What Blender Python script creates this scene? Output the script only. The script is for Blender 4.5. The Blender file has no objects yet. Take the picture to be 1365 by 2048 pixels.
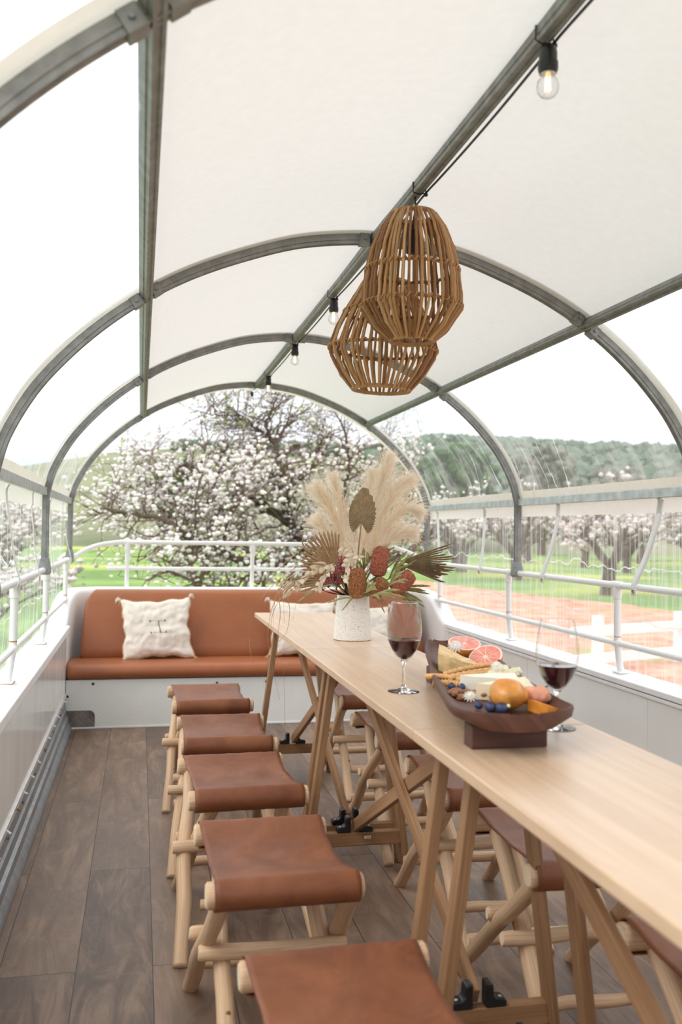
import bpy, math, random
from mathutils import Vector, Matrix, noise as mnoise
random.seed(7)
PI = math.pi
sc = bpy.context.scene
COL = sc.collection
V = Vector
sin, cos = math.sin, math.cos

# ------------------------------------------------------------------ camera
F_PX, YAW, PITCH, ROLL = 1856.33, 0.212635, 0.020637, 0.015841
CAM = V((-0.7936, 0.0, 1.24))
_f = V((sin(YAW)*cos(PITCH), cos(YAW)*cos(PITCH), sin(PITCH)))
_r = V((cos(YAW), -sin(YAW), 0)); _u = _r.cross(_f)
_r2 = cos(ROLL)*_r + sin(ROLL)*_u; _u2 = -sin(ROLL)*_r + cos(ROLL)*_u
cd = bpy.data.cameras.new('camera'); cam = bpy.data.objects.new('camera', cd); COL.objects.link(cam)
cam.matrix_world = Matrix(((_r2.x, _u2.x, -_f.x, CAM.x), (_r2.y, _u2.y, -_f.y, CAM.y), (_r2.z, _u2.z, -_f.z, CAM.z), (0, 0, 0, 1)))
cd.sensor_fit = 'HORIZONTAL'; cd.sensor_width = 36; cd.lens = F_PX*36/1365
cd.dof.use_dof = True; cd.dof.focus_distance = 3.3; cd.dof.aperture_fstop = 5.2
cd.clip_start = 0.02; cd.clip_end = 2000
sc.camera = cam
def at(u, v, Y):
    d = _f + _r2*((u-682.5)/F_PX) - _u2*((v-1024)/F_PX)
    return CAM + d*(Y/d.y)

# ------------------------------------------------------------------ world, light, exposure
sc.view_settings.view_transform = 'Standard'; sc.view_settings.look = 'None'
sc.view_settings.exposure = 0.5; sc.view_settings.gamma = 1; sc.view_settings.use_curve_mapping = False
SKY_STRENGTH = 1.55
w = bpy.data.worlds.new('overcast_sky'); sc.world = w; w.use_nodes = True
nt = w.node_tree; nt.nodes.clear()
wo = nt.nodes.new('ShaderNodeOutputWorld'); wb = nt.nodes.new('ShaderNodeBackground')
tc = nt.nodes.new('ShaderNodeTexCoord'); sep = nt.nodes.new('ShaderNodeSeparateXYZ'); nt.links.new(tc.outputs['Generated'], sep.inputs[0])
rp = nt.nodes.new('ShaderNodeValToRGB'); nt.links.new(sep.outputs['Z'], rp.inputs[0])
e = rp.color_ramp.elements
e[0].position = 0.0; e[0].color = (.42, .44, .47, 1)
e[1].position = 0.55; e[1].color = (1.0, 1.0, 1.0, 1)
q = rp.color_ramp.elements.new(0.06); q.color = (.40, .43, .48, 1)
q = rp.color_ramp.elements.new(0.16); q.color = (.47, .50, .545, 1)
q = rp.color_ramp.elements.new(0.28); q.color = (.74, .76, .80, 1)
mpw = nt.nodes.new('ShaderNodeMapping'); mpw.inputs['Scale'].default_value = (1, 1, 3); nt.links.new(tc.outputs['Generated'], mpw.inputs[0])
nz = nt.nodes.new('ShaderNodeTexNoise'); nz.inputs['Scale'].default_value = 3.5; nz.inputs['Detail'].default_value = 5; nt.links.new(mpw.outputs[0], nz.inputs[0])
rc = nt.nodes.new('ShaderNodeValToRGB'); nt.links.new(nz.outputs[0], rc.inputs[0])
rc.color_ramp.elements[0].position = .35; rc.color_ramp.elements[0].color = (0, 0, 0, 1); rc.color_ramp.elements[1].position = .62; rc.color_ramp.elements[1].color = (1, 1, 1, 1)
mx = nt.nodes.new('ShaderNodeMixRGB'); mx.inputs[2].default_value = (1, 1, 1, 1)
ml = nt.nodes.new('ShaderNodeMath'); ml.operation = 'MULTIPLY'; ml.inputs[1].default_value = .35; nt.links.new(rc.outputs[0], ml.inputs[0]); nt.links.new(ml.outputs[0], mx.inputs[0])
nt.links.new(rp.outputs[0], mx.inputs[1]); nt.links.new(mx.outputs[0], wb.inputs[0])
wb.inputs[1].default_value = SKY_STRENGTH; nt.links.new(wb.outputs[0], wo.inputs[0])
sd = bpy.data.lights.new('sun_through_cloud', 'SUN'); sd.energy = 1.6; sd.angle = math.radians(35); sd.color = (1, .97, .93)
so = bpy.data.objects.new('sun_through_cloud', sd); COL.objects.link(so)
so.rotation_euler = V((0.75, 0.25, -0.85)).to_track_quat('-Z', 'Y').to_euler()
cy = sc.cycles
cy.transparent_max_bounces = 32; cy.max_bounces = 10; cy.transmission_bounces = 10; cy.diffuse_bounces = 4; cy.glossy_bounces = 4
cy.caustics_reflective = False; cy.caustics_refractive = False; cy.sample_clamp_indirect = 6

# ------------------------------------------------------------------ materials
MATS = {}
class NM:
    def __init__(s, name):
        s.m = bpy.data.materials.new(name); s.m.use_nodes = True; s.t = s.m.node_tree; s.t.nodes.clear()
        s.out = s.n('ShaderNodeOutputMaterial'); MATS[name] = s.m
    def n(s, typ, **kw):
        x = s.t.nodes.new(typ)
        for k, v in kw.items(): setattr(x, k, v)
        return x
    def l(s, a, b): s.t.links.new(a, b)
    def bsdf(s, col=(.8, .8, .8), rough=.5, metal=0, spec=.5, **kw):
        b = s.n('ShaderNodeBsdfPrincipled')
        if not isinstance(col, tuple): s.l(col, b.inputs['Base Color'])
        else: b.inputs['Base Color'].default_value = (*col, 1)
        if isinstance(rough, (int, float)): b.inputs['Roughness'].default_value = rough
        else: s.l(rough, b.inputs['Roughness'])
        b.inputs['Metallic'].default_value = metal
        b.inputs['Specular IOR Level'].default_value = spec
        for k, v in kw.items():
            b.inputs[k].default_value = v
        s.l(b.outputs[0], s.out.inputs[0]); return b
    def coord(s, kind='Object', scale=(1, 1, 1), rot=(0, 0, 0), loc=(0, 0, 0)):
        t = s.n('ShaderNodeTexCoord'); m = s.n('ShaderNodeMapping')
        m.inputs['Scale'].default_value = scale; m.inputs['Rotation'].default_value = rot; m.inputs['Location'].default_value = loc
        s.l(t.outputs[kind], m.inputs[0]); return m.outputs[0]
    def noise(s, vec, scale=5, detail=4, rough=.5, dist=0):
        n = s.n('ShaderNodeTexNoise'); n.inputs['Scale'].default_value = scale; n.inputs['Detail'].default_value = detail
        n.inputs['Roughness'].default_value = rough; n.inputs['Distortion'].default_value = dist; s.l(vec, n.inputs['Vector']); return n.outputs[0]
    def ramp(s, fac, stops):
        r = s.n('ShaderNodeValToRGB'); s.l(fac, r.inputs[0]); e = r.color_ramp.elements
        while len(e) < len(stops): e.new(.5)
        for i, (p, c) in enumerate(stops):
            e[i].position = p; e[i].color = (*c, 1) if len(c) == 3 else c
        return r.outputs[0]
    def mix(s, fac, a, b, mode='MIX'):
        m = s.n('ShaderNodeMixRGB'); m.blend_type = mode
        for i, x in ((0, fac), (1, a), (2, b)):
            if isinstance(x, (int, float)): m.inputs[i].default_value = x
            elif isinstance(x, tuple): m.inputs[i].default_value = (*x, 1)
            else: s.l(x, m.inputs[i])
        return m.outputs[0]
    def math(s, op, a, b=0.):
        m = s.n('ShaderNodeMath'); m.operation = op
        for i, x in ((0, a), (1, b)):
            if isinstance(x, (int, float)): m.inputs[i].default_value = x
            else: s.l(x, m.inputs[i])
        return m.outputs[0]
    def bump(s, b, h, strength=.3, dist=.002):
        n = s.n('ShaderNodeBump'); n.inputs['Strength'].default_value = strength; n.inputs['Distance'].default_value = dist
        s.l(h, n.inputs['Height']); s.l(n.outputs[0], b.inputs['Normal'])

def simple(name, col, rough=.5, metal=0, var=.12, scale=20, bump=0, spec=.5, **kw):
    m = NM(name); c = m.coord(); n = m.noise(c, scale, 4)
    d = tuple(x*(1-var) for x in col); l = tuple(min(1, x*(1+var)) for x in col)
    b = m.bsdf(m.ramp(n, [(.3, d), (.7, l)]), rough, metal, spec, **kw)
    if bump: m.bump(b, m.noise(c, scale*4, 3), bump, .002)
    return m.m

def wood(name, base, dark, rough=.5, gs=(1.2, 26), coat=0, contrast=1.0):
    m = NM(name); c = m.coord('UV', (gs[0], gs[1], 1)); oi = m.n('ShaderNodeObjectInfo')
    g = m.noise(c, 1.6, 6, .6, 1.2); g2 = m.noise(m.coord('UV', (gs[0]*.6, gs[1]*.25, 1)), 2.2, 3, .5, 2.0)
    mid = tuple((a*.5+b*.5) for a, b in zip(base, dark))
    col = m.ramp(g, [(.28, dark), (.45, mid), (.62, base)])
    col = m.mix(m.math('MULTIPLY', g2, .55*contrast), col, mid)
    hv = m.n('ShaderNodeHueSaturation'); m.l(col, hv.inputs['Color'])
    m.l(m.math('ADD', m.math('MULTIPLY', oi.outputs['Random'], .16), .92), hv.inputs['Value'])
    b = m.bsdf(hv.outputs[0], rough, spec=.35, **{'Coat Weight': coat, 'Coat Roughness': .28}); m.bump(b, g, .25, .001)
    return m.m

wood('oak_top', (.70, .50, .34), (.50, .33, .205), .38, (.7, 14), .5)
wood('oak_leg', (.36, .20, .10), (.17, .085, .04), .5, (1.2, 30))
wood('pale_branch', (.70, .49, .315), (.42, .255, .145), .55, (2.0, 14))
wood('branch_end', (.80, .66, .48), (.66, .49, .32), .7, (6, 6))
wood('barrel_stave', (.115, .042, .024), (.040, .015, .012), .5, (1.5, 14))
wood('cane', (.50, .28, .12), (.27, .13, .055), .5, (9, 2))
wood('cane_light', (.58, .36, .18), (.34, .18, .08), .5, (9, 2))
wood('cane_dark', (.32, .15, .06), (.16, .07, .03), .55, (9, 3))

# floor: vinyl planks
m = NM('plank_floor'); c = m.coord('Object', (1, 1, 1), (0, 0, PI/2), (-.615, .945, 0))
br = m.n('ShaderNodeTexBrick'); br.offset = .47; m.l(c, br.inputs['Vector'])
br.inputs['Scale'].default_value = 1; br.inputs['Brick Width'].default_value = 1.66; br.inputs['Row Height'].default_value = .21
br.inputs['Mortar Size'].default_value = .0014; br.inputs['Mortar Smooth'].default_value = .1; br.inputs['Bias'].default_value = 0
br.inputs['Color1'].default_value = (0, 0, 0, 1); br.inputs['Color2'].default_value = (1, 1, 1, 1); br.inputs['Mortar'].default_value = (.5, .5, .5, 1)
# shift noise per plank
cb = m.n('ShaderNodeVectorMath', operation='ADD'); tcx = m.coord('Object'); m.l(tcx, cb.inputs[0])
sc3 = m.n('ShaderNodeVectorMath', operation='SCALE'); m.l(br.outputs['Color'], sc3.inputs[0]); sc3.inputs['Scale'].default_value = 7.3; m.l(sc3.outputs[0], cb.inputs[1])
mp = m.n('ShaderNodeMapping'); mp.inputs['Scale'].default_value = (9, 1.6, 1); m.l(cb.outputs[0], mp.inputs[0])
g = m.noise(mp.outputs[0], 1.5, 7, .68, 1.3)
mp2 = m.n('ShaderNodeMapping'); mp2.inputs['Scale'].default_value = (70, 5, 1); m.l(cb.outputs[0], mp2.inputs[0])
g2 = m.noise(mp2.outputs[0], 1.2, 5, .6, 1.0)
mp3 = m.n('ShaderNodeMapping'); mp3.inputs['Scale'].default_value = (3.2, 1.3, 1); m.l(cb.outputs[0], mp3.inputs[0])
g3 = m.noise(mp3.outputs[0], 1.6, 4, .55, .6)
mp4 = m.n('ShaderNodeMapping'); mp4.inputs['Scale'].default_value = (1, 1, 1); m.l(cb.outputs[0], mp4.inputs[0])
g4 = m.noise(mp4.outputs[0], 11, 6, .6, 1.6)
col = m.ramp(g, [(.33, (.062, .038, .027)), (.5, (.175, .110, .073)), (.67, (.36, .24, .16))])
col = m.mix(m.math('MULTIPLY', g2, .35), col, (.17, .125, .10))
col = m.mix(m.ramp(g3, [(.46, (0, 0, 0)), (.64, (.6, .6, .6))]), col, (.095, .074, .066))
col = m.mix(m.ramp(g4, [(.55, (0, 0, 0)), (.75, (.35, .35, .35))]), col, (.31, .235, .18))
col = m.mix(.32, col, m.mix(m.math('MULTIPLY', br.outputs['Color'], 1.), (.10, .066, .050), (.32, .212, .145)))
col = m.mix(br.outputs['Fac'], col, (.03, .024, .02))
b = m.bsdf(col, m.math('ADD', m.math('MULTIPLY', g2, .2), .33), spec=.28)
m.bump(b, m.math('SUBTRACT', g2, m.math('MULTIPLY', br.outputs['Fac'], 1.5)), .25, .0012)

# leathers
def leather(name, c1, c2, rough=.5, bs=.35):
    m = NM(name); oi = m.n('ShaderNodeObjectInfo')
    cb = m.n('ShaderNodeVectorMath', operation='ADD'); m.l(m.coord(), cb.inputs[0]); m.l(oi.outputs['Location'], cb.inputs[1])
    n = m.noise(cb.outputs[0], 7, 5, .6, .6); n2 = m.noise(cb.outputs[0], 340, 2); n3 = m.noise(cb.outputs[0], 38, 5, .7, 1.5)
    col = m.ramp(n, [(.3, c1), (.7, c2)]); col = m.mix(m.ramp(n3, [(.55, (0, 0, 0)), (.72, (.35, .35, .35))]), col, tuple(x*1.35 for x in c2))
    b = m.bsdf(col, m.math('ADD', m.math('MULTIPLY', n3, .22), rough-.1), spec=.38)
    m.bump(b, m.math('ADD', m.math('MULTIPLY', n2, .35), n3), bs, .0015); return m.m
leather('stool_leather', (.135, .040, .016), (.24, .082, .032), .50)
leather('bench_leather', (.29, .095, .038), (.33, .112, .046), .42, .12)

simple('galvanised', (.25, .255, .255), .5, .4, .22, 30, .12)
simple('galvanised_light', (.52, .56, .57), .38, .6, .2, 22, .1)
simple('kerb_metal', (.27, .29, .31), .4, .4, .2, 22, .1)
simple('dark_bolt', (.25, .26, .26), .5, .8, .1)
simple('white_paint', (.86, .86, .86), .42, 0, .03, 8)
simple('shell_white', (.84, .84, .83), .4, 0, .03, 5)
simple('rust', (.40, .20, .07), .8, 0, .4, 60)
simple('aluminium', (.72, .73, .73), .35, .55, .1, 18, .1)
simple('black_rubber', (.012, .012, .013), .4, 0, .3, 30)
simple('black_plastic', (.010, .010, .011), .35, 0, .2, 30)
simple('dark_metal', (.10, .10, .10), .4, .8, .3, 40)
simple('brass', (.50, .34, .10), .35, .9, .1)
simple('webbing', (.88, .88, .90), .7, 0, .03, 60, .1, **{'Emission Strength': 0})
simple('thread', (.08, .08, .08), .9)
simple('tassel', (.56, .36, .20), .9, 0, .3, 50)
simple('tag_paper', (.75, .75, .72), .7)
simple('tag_ink', (.06, .06, .06), .8)

# textured white rail (knurled vinyl coating)
m = NM('rail_white'); c = m.coord('UV', (70, 18, 1), (0, 0, .0))
ch = m.n('ShaderNodeTexChecker'); ch.inputs['Scale'].default_value = 1.0
c2 = m.coord('UV', (110, 22, 1), (0, 0, .785)); m.l(c2, ch.inputs['Vector'])
b = m.bsdf((.85, .86, .86), .38); m.bump(b, ch.outputs['Fac'], .35, .0012)

# diamond plate panel
m = NM('diamond_panel'); c = m.coord('Object', (1, 1, 1), (0, .785, 0))
w1 = m.n('ShaderNodeTexWave', wave_type='BANDS', bands_direction='X'); w1.inputs['Scale'].default_value = 14; m.l(c, w1.inputs['Vector'])
w2 = m.n('ShaderNodeTexWave', wave_type='BANDS', bands_direction='Z'); w2.inputs['Scale'].default_value = 14; m.l(c, w2.inputs['Vector'])
b = m.bsdf(m.ramp(m.noise(m.coord(), 4, 5), [(.3, (.76, .77, .75)), (.7, (.83, .84, .82))]), .42)
m.bump(b, m.math('MAXIMUM', w1.outputs[0], w2.outputs[0]), .22, .002)
m = NM('worn_plate'); c = m.coord('Object', (1, 1, 1), (0, .785, 0))
w1 = m.n('ShaderNodeTexWave', wave_type='BANDS', bands_direction='X'); w1.inputs['Scale'].default_value = 14; m.l(c, w1.inputs['Vector'])
w2 = m.n('ShaderNodeTexWave', wave_type='BANDS', bands_direction='Z'); w2.inputs['Scale'].default_value = 14; m.l(c, w2.inputs['Vector'])
b = m.bsdf(m.ramp(m.noise(m.coord(), 12, 5), [(.3, (.10, .085, .075)), (.7, (.24, .21, .19))]), .55)
m.bump(b, m.math('MAXIMUM', w1.outputs[0], w2.outputs[0]), .5, .002)
# glossy laminate wall panel
m = NM('wall_laminate'); n = m.noise(m.coord('Object', (.5, 3, .4)), 2, 3)
m.bsdf(m.ramp(n, [(.3, (.84, .84, .82)), (.7, (.87, .87, .85))]), m.ramp(n, [(.3, (.12,)*3), (.7, (.18,)*3)]), spec=.5)
# roof fabric
def cloth(name, col, trans=.5, scale=40, bump=.1):
    m = NM(name); n = m.noise(m.coord(), scale, 5)
    cc = m.ramp(n, [(.3, tuple(x*.96 for x in col)), (.7, col)])
    d = m.n('ShaderNodeBsdfDiffuse'); t = m.n('ShaderNodeBsdfTranslucent'); x = m.n('ShaderNodeMixShader'); x.inputs[0].default_value = trans
    m.l(cc, d.inputs[0]); m.l(cc, t.inputs[0]); m.l(d.outputs[0], x.inputs[1]); m.l(t.outputs[0], x.inputs[2]); m.l(x.outputs[0], m.out.inputs[0])
    bp = m.n('ShaderNodeBump'); bp.inputs['Strength'].default_value = bump; bp.inputs['Distance'].default_value = .01; m.l(m.noise(m.coord('Object', (1, .35, 1)), 3, 3), bp.inputs['Height'])
    m.l(bp.outputs[0], d.inputs['Normal'])
    return m.m
cloth('roof_fabric', (.69, .685, .675), .37)
cloth('cream_band', (.80, .76, .69), .35)
cloth('white_band', (.88, .87, .85), .4)
cloth('cushion_cloth', (.86, .79, .70), .08, 30, .3)
# clear vinyl
def vinyl(name, sx, haze_lo, haze_hi, tint=(.97, .985, .99), ripple=.5):
    m = NM(name)
    tr = m.n('ShaderNodeBsdfTransparent'); tr.inputs[0].default_value = (*tint, 1)
    gl = m.n('ShaderNodeBsdfGlossy'); gl.inputs['Roughness'].default_value = .06; gl.inputs[0].default_value = (1, 1, 1, 1)
    n = m.noise(m.coord('Object', sx), 3.0, 5, .6, .8)
    bp = m.n('ShaderNodeBump'); bp.inputs['Strength'].default_value = ripple; bp.inputs['Distance'].default_value = .02; m.l(n, bp.inputs['Height']); m.l(bp.outputs[0], gl.inputs['Normal'])
    fr = m.n('ShaderNodeLayerWeight'); fr.inputs['Blend'].default_value = .35; m.l(bp.outputs[0], fr.inputs['Normal'])
    ff = m.math('ADD', .015, m.math('MULTIPLY', m.math('POWER', fr.outputs['Facing'], 4.), .22))
    x = m.n('ShaderNodeMixShader'); m.l(ff, x.inputs[0]); m.l(tr.outputs[0], x.inputs[1]); m.l(gl.outputs[0], x.inputs[2])
    ts = m.n('ShaderNodeBsdfTranslucent'); ts.inputs[0].default_value = (.95, .97, 1, 1)
    df = m.n('ShaderNodeBsdfDiffuse'); df.inputs[0].default_value = (.95, .97, 1, 1)
    hx = m.n('ShaderNodeMixShader'); hx.inputs[0].default_value = .5; m.l(ts.outputs[0], hx.inputs[1]); m.l(df.outputs[0], hx.inputs[2])
    hz = m.ramp(n, [(.42, (haze_lo,)*3), (.50, (haze_lo*1.5,)*3), (.60, (haze_hi,)*3), (.72, (haze_lo*2,)*3)])  # milky haze of the sheet; its pale streaks also paint in reflections
    y = m.n('ShaderNodeMixShader'); m.l(hz, y.inputs[0]); m.l(x.outputs[0], y.inputs[1]); m.l(hx.outputs[0], y.inputs[2]); m.l(y.outputs[0], m.out.inputs[0])
    return m.m
vinyl('vinyl_side', (1, 15, .5), .09, .42, (.93, .95, .97))
vinyl('vinyl_roof', (1, 2.2, .7), .12, .34, (.94, .97, .985))
vinyl('vinyl_glint', (1, 2.0, 1.0), .55, .8)  # whitish sheet for the ribbons that imitate reflections on folds
# glass
m = NM('clear_glass'); g = m.n('ShaderNodeBsdfGlossy'); g.inputs['Roughness'].default_value = .01
tr = m.n('ShaderNodeBsdfTransparent'); tr.inputs[0].default_value = (.985, .985, .985, 1); x = m.n('ShaderNodeMixShader'); lw = m.n('ShaderNodeLayerWeight'); lw.inputs['Blend'].default_value = .5; m.l(m.math('ADD', .035, m.math('MULTIPLY', m.math('POWER', lw.outputs['Facing'], 2.6), .85)), x.inputs[0]); m.l(tr.outputs[0], x.inputs[1]); m.l(g.outputs[0], x.inputs[2]); m.l(x.outputs[0], m.out.inputs[0])
m = NM('solid_glass'); g = m.n('ShaderNodeBsdfGlass'); g.inputs['IOR'].default_value = 1.45; m.l(g.outputs[0], m.out.inputs[0])
m = NM('red_wine'); m.bsdf((.035, .002, .008), .03, spec=.6, **{'Coat Weight': .3})
m = NM('bulb_filament'); m.bsdf((.9, .6, .3), .4, **{'Emission Color': (1, .62, .28, 1), 'Emission Strength': 3.0})
m = NM('bulb_filament_bright'); m.bsdf((.9, .6, .3), .4, **{'Emission Color': (1, .66, .30, 1), 'Emission Strength': 14.0})
# vase
m = NM('speckled_ceramic'); c = m.coord()
def spk(scale, thr):
    v = m.n('ShaderNodeTexVoronoi'); v.inputs['Scale'].default_value = scale; m.l(c, v.inputs['Vector']); 
    sz = m.noise(c, scale*.5, 1)
    return m.math('LESS_THAN', v.outputs['Distance'], m.math('MULTIPLY', sz, thr))
k = m.math('MAXIMUM', spk(140, .36), spk(300, .42))
m.bsdf(m.mix(m.math('MULTIPLY', k, .85), (.80, .78, .74), m.ramp(m.noise(c, 40, 1), [(.4, (.10, .06, .035)), (.6, (.42, .24, .12))])), .6)
# foods
m = NM('citrus_flesh'); c = m.coord(); 
n = m.noise(c, 60, 4, .6, 1.2)
b = m.bsdf(m.ramp(n, [(.3, (.80, .20, .15)), (.65, (.88, .36, .28))]), .28, **{'Subsurface Weight': .15}); m.bump(b, n, .3, .002)
simple('citrus_peel', (.80, .30, .07), .45, 0, .12, 120, .3)
simple('citrus_pith', (.90, .66, .56), .5, 0, .05, 40)
simple('hard_cheese', (.72, .50, .24), .6, 0, .22, 55, .5)
simple('soft_cheese', (.86, .80, .68), .5, 0, .05, 30)
simple('butter_cheese', (.88, .76, .52), .45, 0, .05, 30)
simple('breadstick', (.66, .36, .14), .65, 0, .2, 60, .4)
simple('nut', (.30, .13, .06), .6, 0, .35, 80, .5)
simple('blueberry', (.035, .05, .12), .5, 0, .4, 60)
simple('poached_fruit', (.66, .27, .05), .3, 0, .25, 30, .1)
simple('apricot', (.85, .33, .05), .35, 0, .15, 30)
simple('ham', (.72, .32, .20), .4, 0, .2, 40)
simple('pale_nougat', (.74, .68, .48), .6, 0, .22, 60, .3)
# dried flowers
def leafm(name, c1, c2, tr=.3, scale=60):
    m = NM(name); cc = m.ramp(m.noise(m.coord(), scale, 4), [(.3, c1), (.7, c2)])
    d = m.n('ShaderNodeBsdfDiffuse'); t = m.n('ShaderNodeBsdfTranslucent'); x = m.n('ShaderNodeMixShader'); x.inputs[0].default_value = tr
    m.l(cc, d.inputs[0]); m.l(cc, t.inputs[0]); m.l(d.outputs[0], x.inputs[1]); m.l(t.outputs[0], x.inputs[2]); m.l(x.outputs[0], m.out.inputs[0]); return m.m
leafm('pampas', (.97, .90, .79), (.99, .96, .91), .6)
leafm('pampas_core', (.88, .70, .49), (.95, .82, .64), .55)
leafm('palm_leaf', (.47, .31, .18), (.62, .45, .29), .35)
leafm('palm_mid', (.36, .27, .16), (.50, .39, .25), .3)
leafm('palm_dark', (.28, .20, .12), (.40, .31, .19), .3)
leafm('strand', (.45, .27, .14), (.62, .42, .26), .25)
leafm('ruscus', (.84, .72, .54), (.93, .85, .72), .35)
leafm('olive_leaf', (.26, .26, .10), (.46, .43, .22), .25)
leafm('olive_pale', (.42, .40, .18), (.60, .56, .32), .25)
leafm('purple_flower', (.42, .12, .14), (.66, .27, .29), .1, 200)
leafm('purple_stem', (.10, .035, .04), (.20, .08, .07), .1)
m = NM('banksia'); v = m.n('ShaderNodeTexVoronoi'); v.inputs['Scale'].default_value = 150; m.l(m.coord('Object', (1, 1, .8)), v.inputs['Vector'])
n = m.noise(m.coord(), 14, 3)
col = m.mix(n, (.56, .18, .07), (.70, .34, .11))
col = m.mix(m.ramp(v.outputs['Distance'], [(.0, (0, 0, 0)), (.55, (.75,)*3)]), col, (.16, .06, .03))
b = m.bsdf(col, .8); m.bump(b, m.math('SUBTRACT', 1., v.outputs['Distance']), .8, .004)
m = NM('banksia_rust'); v = m.n('ShaderNodeTexVoronoi'); v.inputs['Scale'].default_value = 160; m.l(m.coord('Object', (1, 1, .8)), v.inputs['Vector'])
col = m.mix(m.noise(m.coord(), 14, 3), (.56, .15, .08), (.72, .25, .14))
col = m.mix(m.ramp(v.outputs['Distance'], [(.0, (0, 0, 0)), (.55, (.7,)*3)]), col, (.20, .055, .035))
b = m.bsdf(col, .8); m.bump(b, m.math('SUBTRACT', 1., v.outputs['Distance']), .8, .004)
# outdoors
simple('bark', (.12, .085, .065), .85, 0, .45, 9, .6)
simple('twig', (.16, .11, .09), .85, 0, .3, 5)
leafm('blossom', (.86, .82, .82), (.96, .94, .94), .35, 3)
leafm('blossom_far', (.66, .58, .58), (.86, .80, .80), .3, 1)
leafm('young_leaf', (.22, .40, .05), (.40, .60, .12), .45, 3)
leafm('bush_dark', (.04, .085, .03), (.09, .15, .055), .2, 1)
leafm('bush_grey', (.15, .155, .12), (.24, .24, .185), .2, .5)
leafm('forest', (.11, .155, .115), (.19, .235, .17), .15, .25)  # green with distance haze mixed into the colour
m = NM('ground'); c = m.coord()
gr = m.ramp(m.noise(c, .25, 6, .6), [(.32, (.13, .21, .07)), (.55, (.21, .31, .11)), (.72, (.32, .38, .14))])
gr = m.mix(m.ramp(m.noise(c, .07, 4), [(.52, (0, 0, 0)), (.62, (.85, .85, .85))]), gr, (.46, .46, .14))
gr = m.mix(m.ramp(m.noise(m.coord('Object', (1, 1, 1)), 3, 6, .7), [(.4, (0, 0, 0)), (.8, (.5, .5, .5))]), gr, (.07, .18, .03))
so_ = m.ramp(m.noise(c, 1.8, 7, .65), [(.3, (.30, .14, .085)), (.5, (.50, .27, .18)), (.68, (.62, .40, .30))])
so_ = m.mix(m.ramp(m.noise(c, .5, 4), [(.6, (0, 0, 0)), (.68, (.7, .7, .7))]), so_, (.22, .30, .08))
sx = m.n('ShaderNodeSeparateXYZ'); m.l(c, sx.inputs[0])
wob = m.math('MULTIPLY', m.noise(c, .25, 3), 2.4)
edge = m.math('ADD', m.math('ADD', sx.outputs['X'], m.math('MULTIPLY', sx.outputs['Y'], .20)), wob)
mask = m.math('MULTIPLY', m.math('LESS_THAN', edge, 20.2), m.math('GREATER_THAN', sx.outputs['X'], m.math('ADD', 1.6, m.math('MULTIPLY', sx.outputs['Y'], .22))))
m.bsdf(m.mix(mask, gr, so_), .95, spec=.1)
m = NM('hill_field'); c = m.coord()
m.bsdf(m.ramp(m.noise(m.coord('Object', (1, 1, 4)), .05, 6, .6), [(.3, (.12, .14, .085)), (.5, (.20, .215, .135)), (.7, (.27, .27, .17))]), .95, spec=.1)

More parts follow.
